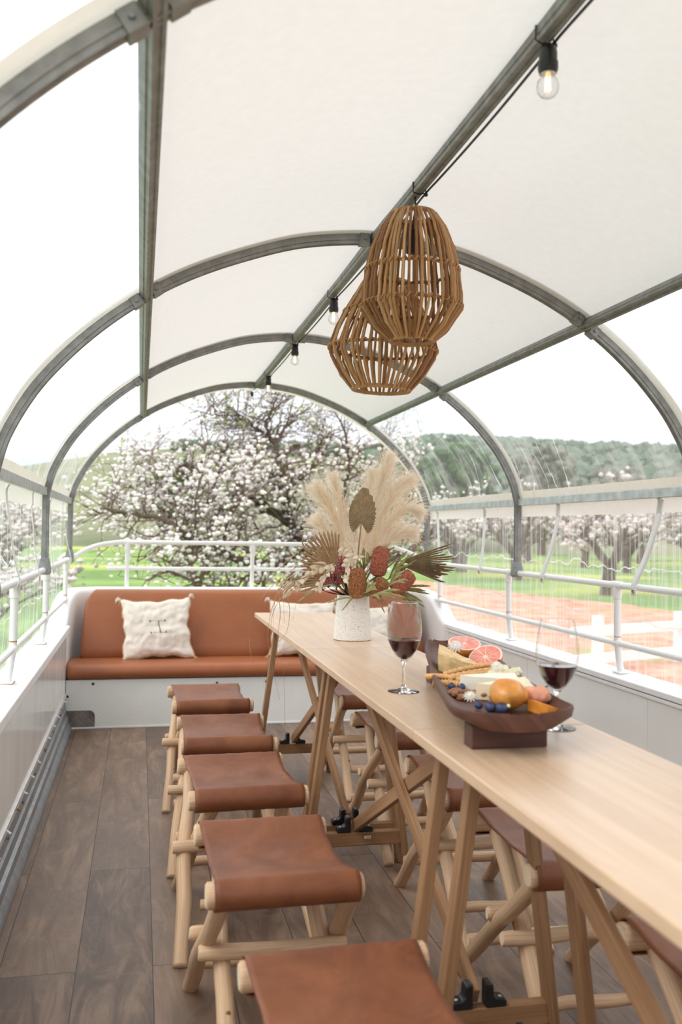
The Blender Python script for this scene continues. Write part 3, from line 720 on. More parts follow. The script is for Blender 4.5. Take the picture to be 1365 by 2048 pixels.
# seat cushion: rounded profile extruded in x
def cush(name, prof, x0, x1, loc, xr=.03, shear=None, n=40, em=.6):
    mb = MB(); N = len(prof); cx_ = sum(p[0] for p in prof)/N; cz_ = sum(p[1] for p in prof)/N
    st = []
    for i in range(n+1):
        f = i/n; x = x0+(x1-x0)*f; d = min(x-x0, x1-x); k = 1
        if d < xr: k = math.sqrt(max(0, 1-((xr-d)/xr)**2))*(1-em)*.6+1-(1-em)*.6
        if i in (0, n): k = em
        st.append([(x + (shear(x, p[1]) if shear else 0), cx_+(p[0]-cx_)*k, cz_+(p[1]-cz_)*k) for p in prof])
    vs = [p for r in st for p in r]; fs = [(i*N+j, i*N+(j+1) % N, (i+1)*N+(j+1) % N, (i+1)*N+j) for i in range(n) for j in range(N)]
    fs += [tuple(range(N-1, -1, -1)), tuple(n*N+j for j in range(N))]
    mb.add(vs, fs); return rel(mb, loc)
sp = [(5.945, .302), (5.915, .308), (5.900, .325), (5.897, .350), (5.905, .372), (5.925, .386), (5.96, .394), (6.05, .398), (6.20, .396), (6.32, .39), (6.33, .302)]
xs = lambda x, z: 0
mb = MB(); cush('', sp, -WX+.004, WX-.004, (0, 6.1, 0), .014, None, 120, .86).build('seat_cushion', 'bench_leather', b_, auto=False)
bpf = [(6.235, .385), (6.225, .40), (6.235, .46), (6.305, .64), (6.345, .75), (6.365, .795), (6.40, .822), (6.44, .826), (6.475, .80), (6.475, .60), (6.46, .385)]
def bshear(x, z):
    k = max(0, min(1, (z-.39)/.43)); s_ = 1 if x > 0 else -1; w_ = max(0, (abs(x)-1.0)/.15)
    return -s_*min(1, w_)*(.022*k+.045*max(0, (k-.80)/.20)**2)
cush('', bpf, -1.160, 1.160, (0, 6.1, 0), .016, bshear, 120, .93).build('back_cushion', 'bench_leather', b_, auto=False)

# ------------------------------------------------------------------ cushions
def pillow(label, c, wd, h, rx, ry, rz, th=.11, seed=1, motif=True):
    t = thing('throw_pillow', label, 'cushion', tuple(c), None, 0)
    M_ = Matrix.Rotation(rz, 4, 'Z') @ Matrix.Rotation(rx, 4, 'X') @ Matrix.Rotation(ry, 4, 'Y')
    rnd = random.Random(seed); o1 = V((seed*3.1, 0, 0))
    def shape(a, b, s_):
        u, v_ = a*2-1, b*2-1
        edge = (1-abs(u)**3.0)*(1-abs(v_)**3.0); pinch = 1-.07*(1-abs(u*v_)**1.0)*max(abs(u), abs(v_))**6
        x = u*wd/2*pinch*(1-.05*(1-v_*v_)*abs(u)); z = v_*h/2*pinch*(1-.06*(1-u*u)*abs(v_))
        wr = mnoise.noise(V((u*2.2, v_*2.2, s_*3))+o1)*.018+mnoise.noise(V((u*6, v_*6, s_*3))+o1)*.008
        wr += .006*mnoise.noise(V((u*14, v_*5, s_))+o1)
        y = s_*(th/2*max(0, edge)**.45)+wr*(max(0, edge)**.3)
        x += mnoise.noise(V((v_*3, 7, 1))+o1)*.012*abs(u); z += mnoise.noise(V((u*3, 3, 2))+o1)*.012*abs(v_)
        return M_ @ V((x, y, z+h/2))
    mb = MB(); mb.grid(lambda a, b: shape(a, b, -1), 44, 44); mb.grid(lambda a, b: shape(a, b, 1), 44, 44, flip=True)
    mb.build('cover', 'cushion_cloth', t, auto=False)
    # frayed seam edge
    mb = MB(); P = [shape(a, b, 1) for a, b in [(i/30, 0) for i in range(31)]+[(1, i/30) for i in range(1, 31)]+[(1-i/30, 1) for i in range(1, 31)]+[(0, 1-i/30) for i in range(1, 30)]]
    mb.tube(P, [.0035+rnd.random()*.002 for _ in P], 5, closed=True, cap=False)
    for q in P:
        for k in range(3):
            d = (q-(M_ @ V((0, 0, h/2)))).normalized(); d2 = (d+V((rnd.uniform(-.9, .9), rnd.uniform(-.5, .5), rnd.uniform(-.9, .9)))).normalized()
            mb.tube([q, q+d2*rnd.uniform(.006, .014)], [.0012, .0006], 3, cap=False)
    mb.build('fringe', 'tassel', t)
    for u, v_ in ((0, 0), (1, 0), (0, 1), (1, 1)):
        q = shape(u, v_, 1); ctr = M_ @ V((0, 0, h/2)); d = (q-ctr).normalized(); mb = MB()
        mb.ico(q+d*.001, .006, (1.3, .7, 1.3), .35, sub=1)
        for k in range(26):
            d2 = (d+V((rnd.gauss(0, .45), rnd.gauss(0, .3), rnd.gauss(-.3, .45)))).normalized(); mb.tube([q, q+d2*.02, q+d2*.03+V((0, 0, -.008))], [.003, .002, .0008], 3, cap=False)
        mb.build('tassel', 'cushion_cloth' if v_ else 'tassel', t)
    if motif:
        mb = MB()
        def on(a, b): return shape(.5+a, .5+b, -1)+M_.to_3x3() @ V((0, -.0015, 0))
        for k in range(13):
            a0, b0 = .02+.018*k/12*1, .10-.20*k/12
            mb.tube([on(a0-.008, b0+.003), on(a0+.010, b0)], .0017, 4)
        for b0 in (.10, -.095):
            mb.tube([on(-.085+.17*i/12+.01, b0+.004*sin(i)) for i in range(13)], .0007, 4)
            for sx_ in (-.085, .105):
                for dd in ((-.02, .018), (-.022, 0), (-.015, -.016)):
                    mb.tube([on(sx_, b0), on(sx_+dd[0]*(1 if sx_ < 0 else -1), b0+dd[1])], .0018, 4)
        mb.build('embroidery', 'thread', t)
    return t
pillow('square cream cushion with small arrow embroidery leaning on the left part of the bench back', (-.665, 6.12, .396), .455, .40, -.30, -.045, 0.05, seed=2)
pillow('cream cushion half hidden behind the far end of the table', (.285, 6.13, .402), .45, .375, -.30, .01, -.04, seed=5, motif=False)
pillow('cream cushion almost wholly hidden behind the speckled vase', (.70, 6.14, .402), .40, .34, -.30, .04, .05, seed=9, motif=False)

# ================================================================== CANOPY
PROFL = [(1.257, 1.405), (1.222, 1.53), (1.143, 1.675), (1.045, 1.795), (.93, 1.905), (.80, 2.003), (.66, 2.085), (.50, 2.155), (.30, 2.222), (.12, 2.252), (0, 2.257)]
def arch_pts(n=6, off=0.):
    P = [(x, 0, z) for x, z in PROFL]+[(-x, 0, z) for x, z in PROFL[-2::-1]]
    Q = crom(P, n)
    if off:
        R_ = []
        for i, q in enumerate(Q):
            tg = (Q[min(i+1, len(Q)-1)]-Q[max(i-1, 0)]).normalized(); nr = V((tg.z, 0, -tg.x))
            if nr.dot(q-V((0, 0, 1.2))) < 0: nr = -nr
            R_.append(q+nr*off)
        return R_
    return Q
ARCH = [6.505, 4.84, 3.133, 1.398]
def section_sweep(mb, path, sec, yoff=0, closed_sec=True):
    n = len(path); m_ = len(sec); vs = []
    for i, q in enumerate(path):
        tg = (path[min(i+1, n-1)]-path[max(i-1, 0)]).normalized(); nr = V((tg.z, 0, -tg.x))
        if nr.dot(q-V((0, 0, 1.0))) < 0: nr = -nr
        for d, y in sec: vs.append(q+nr*d+V((0, y+yoff, 0)))
    fs = [(i*m_+j, i*m_+(j+1) % m_, (i+1)*m_+(j+1) % m_, (i+1)*m_+j) for i in range(n-1) for j in range(m_)]
    fs += [tuple(range(m_-1, -1, -1)), tuple((n-1)*m_+j for j in range(m_))]
    mb.add(vs, fs)
HS = [(.017, -.016), (.017, .016), (-.004, .016), (-.006, .013), (-.016, .013), (-.017, .009), (-.013, .007), (-.013, -.007), (-.017, -.009), (-.016, -.013), (-.006, -.013), (-.004, -.016)]
names = ['rearmost, framing the open end', 'second from the rear', 'third from the rear, behind the cane lampshades', 'nearest, crossing the top left of the view']
for i, y in enumerate(ARCH):
    t = thing('roof_hoop', 'grey galvanised steel roof hoop, '+names[i], 'roof hoop', (0, y, 0))
    mb = MB(); P = arch_pts(6)
    P = [V((1.257, 0, 1.07)), V((1.257, 0, 1.25)), V((1.257, 0, 1.38))]+P+[V((-1.257, 0, 1.38)), V((-1.257, 0, 1.25)), V((-1.257, 0, 1.07))]
    section_sweep(mb, P, HS); mb.build('hoop', 'galvanised', t)
    for sg in (-1, 1):
        mb = MB(); mb.add([(sg*1.257+a*w_, b*w2, z) for z, w_, w2 in ((1.085, .019, .019), (1.05, .027, .024), (1.012, .030, .026), (1.000, .024, .02)) for a, b in ((-1, -1), (1, -1), (1, 1), (-1, 1))],
                          [(k*4+j, k*4+(j+1) % 4, k*4+4+(j+1) % 4, k*4+4+j) for k in range(3) for j in range(4)]+[(3, 2, 1, 0), (12, 13, 14, 15)])
        mb.build('foot', 'galvanised', t, smooth=False, mods=[bev(.004)])
    for xc, zc, ang in ((-.012, 2.257, 0), (-.79, 2.010, -.62), (.79, 2.010, .62)):
        for sg in (-1, 1):
            mb = MB(); M3 = Matrix.Rotation(ang, 3, 'Y'); c = V((xc, 0, zc))+M3 @ V((sg*.038, 0, 0))
            for lo, hi in (((-.018, -.0205, -.020), (.018, .0205, .019)),):
                vs = [(lo[0], lo[1], lo[2]), (hi[0], lo[1], lo[2]), (hi[0], hi[1], lo[2]), (lo[0], hi[1], lo[2]), (lo[0], lo[1], hi[2]), (hi[0], lo[1], hi[2]), (hi[0], hi[1], hi[2]), (lo[0], hi[1], hi[2])]
                mb.add([c+M3 @ V(v_) for v_ in vs], [(0, 3, 2, 1), (4, 5, 6, 7), (0, 1, 5, 4), (1, 2, 6, 5), (2, 3, 7, 6), (3, 0, 4, 7)])
            o = mb.build('clamp', 'galvanised', t, smooth=False, mods=[bev(.002)])
            mb = MB(); mb.tube([c+V((0, -.0205, 0)), c+V((0, -.026, 0))], .006, 6); mb.build('bolt', 'dark_bolt', t and o)
def bar(label, x, z, w_, d_, ang, name='roof_bar', y0=-.6, y1=6.505):
    t = thing(name, label, 'roof bar', (x, (y0+y1)/2, z)); h = (y1-y0)/2
    M3 = Matrix.Rotation(ang, 3, 'Y'); sec = [(-w_, d_), (w_, d_), (w_, -.2*d_), (.82*w_, -.3*d_), (.82*w_, -d_), (.35*w_, -d_), (.25*w_, -.8*d_), (-.25*w_, -.8*d_), (-.35*w_, -d_), (-.82*w_, -d_), (-.82*w_, -.3*d_), (-w_, -.2*d_)]
    vs = [M3 @ V((a, yy, b)) for yy in (-h, h) for a, b in sec]; n = len(sec)
    MB().add(vs, [(i, (i+1) % n, n+(i+1) % n, n+i) for i in range(n)]+[tuple(range(n-1, -1, -1)), tuple(range(n, 2*n))]).build('bar', 'galvanised', t)
    return t
bar('long galvanised ridge bar carrying the lampshades and light string', -.012, 2.256, .017, .017, 0)
bar('long galvanised side bar where the white roof meets the left clear panel', -.79, 2.010, .016, .018, -.62)
bar('long galvanised side bar where the white roof meets the right clear panel', .79, 2.010, .016, .018, .62)
for sg, s_ in ((-1, 'left'), (1, 'right')):
    t = thing('eave_rail', 'flat galvanised rail between cream bands above the %s side curtain' % s_, 'rail', (sg*1.262, 3.0, 1.415))
    MB().box((-.010, -3.6, -.020), (.012, 3.505, .020)).build('bar', 'galvanised_light', t, smooth=False, mods=[bev(.003)])
# roof fabric
AP = arch_pts(6, .020)
def prof_between(x0, x1):
    return [p for p in AP if x0 <= p.x <= x1]
top = prof_between(-.815, .815)
mb = MB(); ny = 60
def rf(a, b):
    f = a*(len(top)-1); i = min(int(f), len(top)-2); p = top[i].lerp(top[i+1], f-i); y = -.6+b*7.25
    # slight sag between hoops
    k = min(abs(y-h_) for h_ in ARCH+[-.35]); s_ = .010*(1-math.exp(-(k/.25)**2))
    return (p.x, y, p.z-s_*(1-abs(p.x)))
mb.grid(rf, 48, ny); struct('ceiling', mb, 'roof_fabric', auto=False)
ceil = bpy.data.objects['ceiling']
allp = arch_pts(6, .026)
for y, hw in zip(ARCH, (.055, .05, .05, .06)):
    mb = MB(); n = len(allp); yy0, yy1 = (y-hw, y+hw) if y < 6 else (y-.05, y+.17)
    sides = [p for p in allp]
    def fb(a, b):
        f = a*(n-1); i = min(int(f), n-2); p = sides[i].lerp(sides[i+1], f-i); w_ = 0
        if y > 6 and b > .6: w_ = .012*mnoise.noise(V((a*20, 1, 0)))
        return (p.x*(1+w_), yy0+b*(yy1-yy0), p.z-(.03*b*b if y > 6 else 0)+w_)
    mb.grid(fb, 100, 4); mb.build('hem_band', 'cream_band', ceil, auto=False)
# bands along the eaves
for sg in (-1, 1):
    mb = MB(); mb.grid(lambda a, b: (sg*(1.268+.004*sin(a*40)-.012*b), -.6+a*7.12, 1.432+b*.042), 80, 2); mb.build('eave_band', 'cream_band', ceil, auto=False)
    mb = MB(); mb.grid(lambda a, b: (sg*(1.280+.005*sin(a*33)), -.6+a*7.12, 1.335+b*.07), 80, 2); mb.build('eave_band', 'white_band', ceil, auto=False)
# clear upper panels and side curtains (windows)
side = [p for p in AP if p.x >= .79]
side = side if side[0].x < side[-1].x else side[::-1]
def up(sg, y0, y1, seed):
    def f_(a, b):
        f = b*(len(side)-1); i = min(int(f), len(side)-2); p = side[i].lerp(side[i+1], f-i); y = y0+a*(y1-y0)
        w_ = .018*mnoise.noise(V((y*1.3, b*2.2, seed)))+.006*mnoise.noise(V((y*5, b*3, seed+3)))
        return (sg*(p.x+w_*.8), y, p.z+w_*.6)
    return f_
wn = 0; segs = [(-.6, 1.398), (1.398, 3.133), (3.133, 4.84), (4.84, 6.56)]
rw = random.Random(8)
for sg in (-1, 1):
    for k, (y0, y1) in enumerate(segs):
        wn += 1; fn = up(sg, y0, y1, wn*2.3); mb = MB(); mb.grid(fn, 40, 30)
        o = struct('window_%d' % wn, mb, 'vinyl_roof', auto=False)
        # pale ribbons along the folds, added as painted reflections
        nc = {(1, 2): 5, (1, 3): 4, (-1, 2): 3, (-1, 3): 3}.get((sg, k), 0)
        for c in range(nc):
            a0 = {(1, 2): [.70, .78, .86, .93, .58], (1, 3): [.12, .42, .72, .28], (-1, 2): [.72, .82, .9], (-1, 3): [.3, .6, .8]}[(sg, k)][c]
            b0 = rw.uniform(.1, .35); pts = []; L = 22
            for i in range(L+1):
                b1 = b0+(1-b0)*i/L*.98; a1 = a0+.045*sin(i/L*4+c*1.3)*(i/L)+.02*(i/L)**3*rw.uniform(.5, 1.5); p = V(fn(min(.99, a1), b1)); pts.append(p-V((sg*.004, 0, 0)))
            MB().ribbon(pts, [.001+.011*(i/L)**1.2*(.7+.5*sin(i*.9+c)) for i in range(L+1)], side=(0, 1, 0)).build('fold_glint', 'vinyl_glint', o)
        if sg == 1 and k >= 1:
            mb = MB()
            for i in range(900 if k == 2 else 420):
                a1, b1 = rw.random(), .45+.55*rw.random(); p = V(fn(a1, b1))+V((.002, 0, 0)); mb.ico(p, rw.uniform(.0008, .0020), (.6, 1, 1), 0, sub=4)
            mb.build('raindrops', 'white_band', o)['kind'] = 'stuff'
def curt(sg, y0, y1, seed):
    def f_(a, b):
        y = y0+a*(y1-y0); z = .60+b*.75
        x = 1.298+.006*sin(y*23+seed+1.5*sin(b*5))*(1-.4*b)+.012*mnoise.noise(V((y*3.5, b*1.2, seed)))+.012*(1-b)
        return (sg*x, y, z)
    return f_
for sg in (-1, 1):
    for k, (y0, y1) in enumerate(segs):
        wn += 1; fn = curt(sg, y0, min(y1, 6.5), wn*1.7); mb = MB(); mb.grid(fn, 70, 14); o = struct('window_%d' % wn, mb, 'vinyl_side', auto=False)
        # wavy white ribbons laid on the sheet to imitate its reflections
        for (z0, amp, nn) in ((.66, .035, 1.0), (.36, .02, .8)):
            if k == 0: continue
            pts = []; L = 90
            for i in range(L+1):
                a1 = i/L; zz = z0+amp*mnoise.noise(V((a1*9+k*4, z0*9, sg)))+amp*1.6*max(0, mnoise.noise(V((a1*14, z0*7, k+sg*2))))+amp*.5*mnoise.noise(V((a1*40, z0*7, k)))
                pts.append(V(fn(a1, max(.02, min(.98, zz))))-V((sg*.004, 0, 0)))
            MB().ribbon(pts, [.003+.010*abs(mnoise.noise(V((i*.13, k, z0)))) for i in range(L+1)], side=(0, 0, 1)).build('fold_glint', 'vinyl_glint', o)

# straps
RYZ = 1.022
ST = [(1, 6.33, 6.20, 'first from the rear'), (1, 5.40, 5.38, 'second from the rear'), (1, 4.36, 4.47, 'third from the rear'), (1, 3.42, 3.56, 'fourth from the rear, ending in a brass eyelet'),
      (-1, 6.15, 6.40, 'rearmost'), (-1, 5.30, 5.12, 'second from the rear'), (-1, 4.42, 4.42, 'third from the rear'), (-1, 3.62, 3.74, 'fourth from the rear')]
for sg, ya, yb, lb in ST:
    s_ = 'right' if sg > 0 else 'left'
    t = thing('curtain_strap', 'white webbing strap on the %s curtain, %s' % (s_, lb), 'strap', (sg*1.262, yb, .98))
    L = V((sg*1.262, yb, .98)); P = crom([(sg*1.274, ya, 1.395), (sg*1.283, ya+.01, 1.36), (sg*1.272, (ya*.7+yb*.3), 1.25), (sg*1.262, (ya*.35+yb*.65), 1.14), (sg*1.245, yb, 1.045), (sg*1.239, yb, 1.02), (sg*1.239, yb, .99)], 6)
    mb = MB(); mb.ribbon(P, [.030]+[.044]*(len(P)-8)+[.040]*7, side=(0, 1, 0)); rel(mb, L).build('strap', 'webbing', t, mods=[('SOLIDIFY', dict(thickness=.0016))])
    mb = MB(); mb.lathe([(.0045, 0), (.009, .0005), (.0095, .002), (.0085, .003), (.0045, .0015)], (-sg*.0245, 0, .025), 14, M=Matrix.Rotation(-sg*PI/2, 3, 'Y')); mb.build('eyelet', 'brass', t)

# handrails
def tee(mb, c, ax, r):
    c = V(c); ax = V(ax); mb.tube([c-ax*.035, c-ax*.033, c+ax*.033, c+ax*.035], [r*.98, r*1.25, r*1.25, r*.98], 14)
    mb.tube([c, c-V((0, 0, .030)), c-V((0, 0, .058)), c-V((0, 0, .060))], [r*1.25, r*1.32, r*1.22, r], 14)
for sg, s_ in ((-1, 'left'), (1, 'right')):
    t = thing('handrail', 'white tubular two-bar handrail along the %s side wall' % s_, 'handrail', (sg*1.268, 3.0, SILL))
    L = (sg*1.268, 3.0, SILL)
    X = sg*1.262
    rel(MB().tube([(X, -.6, RYZ), (X, 3, RYZ), (X, 6.46, RYZ)], .0150, 14), L).build('top_rail', 'rail_white', t)
    xm = sg*1.264
    rel(MB().tube([(xm, -.6, .768), (xm, 3, .768), (xm, 6.42, .768)], .0135, 14), L).build('middle_rail', 'rail_white', t)
    for y in ((6.21, 4.965, 3.735, 2.5, 1.26) if sg > 0 else (6.28, 5.0, 3.76, 2.5, 1.26)):
        xb = sg*1.282
        mb = MB(); mb.tube([(xb, y, .64), (xm, y, .768), (X, y, RYZ)], .0150, 14); o = rel(mb, L).build('post', 'rail_white', t)
        mb = MB(); tee(mb, (X, y, RYZ), (0, 1, 0), .0150); rel(mb, L).build('tee_fitting', 'white_paint', t)
        mb = MB(); mb.tube([(xm, y-.024, .768), (xm, y+.024, .768)], .0175, 14); rel(mb, L).build('rail_collar', 'white_paint', t)
        mb = MB(); mb.box((xb-.024, y-.034, .638), (xb+.024, y+.034, .645)); rel(mb, L).build('flange', 'white_paint', t, smooth=False, mods=[bev(.002)])
        if sg < 0:
            mb = MB(); mb.box((xb-.026, y-.036, .6375), (xb+.026, y+.036, .6395)); mb.tube([(xm, y, .795), (xm, y, .799)], .0162, 12); rel(mb, L).build('rust_ring', 'rust', t, smooth=False)
        else:
            mb = MB(); mb.tube([(xm, y, .795), (xm, y, .798)], .0160, 12); rel(mb, L).build('rust_ring', 'rust', t, smooth=False)
t = thing('handrail', 'white tubular two-bar guard rail curving across the rear above the bench', 'handrail', (0, 6.6, .82)); L = (0, 6.6, .82)
hp = [(-1.262, 6.47, 1.000), (-1.235, 6.52, 1.030), (-1.17, 6.58, 1.078), (-1.07, 6.62, 1.118), (-.95, 6.64, 1.137), (-.85, 6.645, 1.140), (-.4, 6.65, 1.140), (0, 6.65, 1.140)]
hp = hp+[(-x, y, z) for x, y, z in hp[-2::-1]]
rel(MB().tube(crom(hp, 6), .0155, 14), L).build('top_rail', 'rail_white', t)
rel(MB().tube([(-1.02, 6.65, .957), (-.5, 6.65, .957), (1.02, 6.65, .957)], .0135, 14), L).build('middle_rail', 'rail_white', t)
for x in (-.88, -.005, .87):
    rel(MB().tube([(x, 6.645, .82), (x, 6.648, 1.14)], .0150, 14), L).build('post', 'rail_white', t)
    mb = MB(); tee(mb, (x, 6.648, 1.14), (1, 0, 0), .0155); rel(mb, L).build('tee_fitting', 'white_paint', t)
    mb = MB(); mb.tube([(x-.022, 6.65, .957), (x+.022, 6.65, .957)], .0175, 14); rel(mb, L).build('rail_collar', 'white_paint', t)

# ================================================================== TABLES
TZ = .811; TW = .206
def table(y0, y1, fa, fb, label, tagside):
    t = thing('folding_table', label, 'table', (0, (y0+y1)/2, 0)); L = (0, (y0+y1)/2, 0)
    mb = MB(); g = .0012
    for k in range(3):   # glued staves of the top, one piece each side of a fine joint
        a = -TW+k*2*TW/3; mb_ = MB()
    vs = [(-TW, y0+g, TZ-.024), (TW, y0+g, TZ-.024), (TW, y1-g, TZ-.024), (-TW, y1-g, TZ-.024), (-TW, y0+g, TZ), (TW, y0+g, TZ), (TW, y1-g, TZ), (-TW, y1-g, TZ)]
    fs = [(0, 3, 2, 1), (4, 5, 6, 7), (0, 1, 5, 4), (1, 2, 6, 5), (2, 3, 7, 6), (3, 0, 4, 7)]
    mb.add(vs, fs, [[(vs[k][1], vs[k][0]+vs[k][2]*.5) for k in f] for f in fs])
    rel(mb, L).build('tabletop', 'oak_top', t, smooth=False, mods=[bev(.003, 2)])
    for yf, far in ((fa, False), (fb, True)):
        for sg in (-1, 1):
            top_ = V((-.004+sg*.092, yf, TZ-.026)); bot = V((-.004+sg*.190, yf, 0))
            mb = MB(); d = (top_-bot).normalized(); mb.beam(bot, top_, .026, .040, (0, 1, 0)); rel(mb, L).build('leg', 'oak_leg', t, smooth=False, mods=[bev(.0025)])
            mb = MB(); mb.box((bot.x-.013, yf-.02, 0), (bot.x+.013, yf+.02, .003)); rel(mb, L).build('foot_pad', 'black_rubber', t, smooth=False)
        xl = .174-.004
        mb = MB(); mb.beam((-xl-.002, yf, .126), (xl-.006, yf, .126), .030, .050, (0, 0, 1)); rel(mb, L).build('crossbar', 'oak_leg', t, smooth=False, mods=[bev(.0025)])
        mb = MB(); mb.beam((-.088, yf, TZ-.050), (.080, yf, TZ-.050), .028, .045, (0, 0, 1)); rel(mb, L).build('top_rail', 'oak_leg', t, smooth=False, mods=[bev(.0025)])
        # pair of black brackets on the crossbar
        for sg in (-1, 1):
            cx = -.012; mb = MB(); x0 = cx+sg*.016
            P2 = [(0, 0), (sg*.050, 0), (sg*.050, .014), (sg*.046, .019), (sg*.026, .021), (sg*.019, .028), (sg*.018, .050), (sg*.013, .056), (0, .056)]
            vs = [(x0+a, yf-.017, .151+b) for a, b in P2]+[(x0+a, yf+.017, .151+b) for a, b in P2]; n = len(P2)
            fs = [tuple(range(n)), tuple(range(2*n-1, n-1, -1))]+[(i, n+i, n+(i+1) % n, (i+1) % n) for i in range(n)]
            if sg > 0: fs = [f[::-1] for f in fs]
            mb.add(vs, fs); o = rel(mb, L).build('bracket', 'black_plastic', t, smooth=False, mods=[bev(.003)])
            mb = MB(); mb.lathe([(0, .0015), (.004, .0015), (.0045, 0)], (x0+sg*.037, yf-0.004, .1705), 8); rel(mb, L).build('screw', 'aluminium', o)
        # brace from the crossbar bracket up to the underside of the other half of the top
        xo = -.012+(.0 if far else .0)
        tgt = fa+.05 if far else fb-.05
        a_ = V((xo-.0, yf+(.0), .168)); b2 = V((xo+(.016 if far else -.016), tgt, TZ-.040))
        a_ = V((xo+(.0055 if far else -.0055), yf, .172))
        mb = MB(); mb.beam(a_, b2, .020, .042, (0, 0, 1)); rel(mb, L).build('brace', 'oak_leg', t, smooth=False, mods=[bev(.0025)])
    if tagside:
        yt = fb if tagside > 0 else fa
        mb = MB(); mb.box((.022, yt-.0165, .127), (.046, yt-.0151, .137)); o = rel(mb, L).build('paper_tag', 'tag_paper', t, smooth=False)
        mb = MB(); 
        for a, b in ((.030, .001), (.033, .0015), (.037, .0008), (.040, .002)): mb.box((a, yt-.0170, .129), (a+b, yt-.0165, .135))
        rel(mb, L).build('print', 'tag_ink', o, smooth=False)
    return t
table(3.346, 4.81, 3.395, 4.715, 'slim oak folding table nearest the bench, holding the vase', 0)
table(1.952, 3.344, 2.045, 3.305, 'slim oak folding table in the middle of the row, under the food board', 1)
table(.49, 1.950, .60, 1.845, 'slim oak folding table closest to the viewer, running out of the lower right corner', 0)

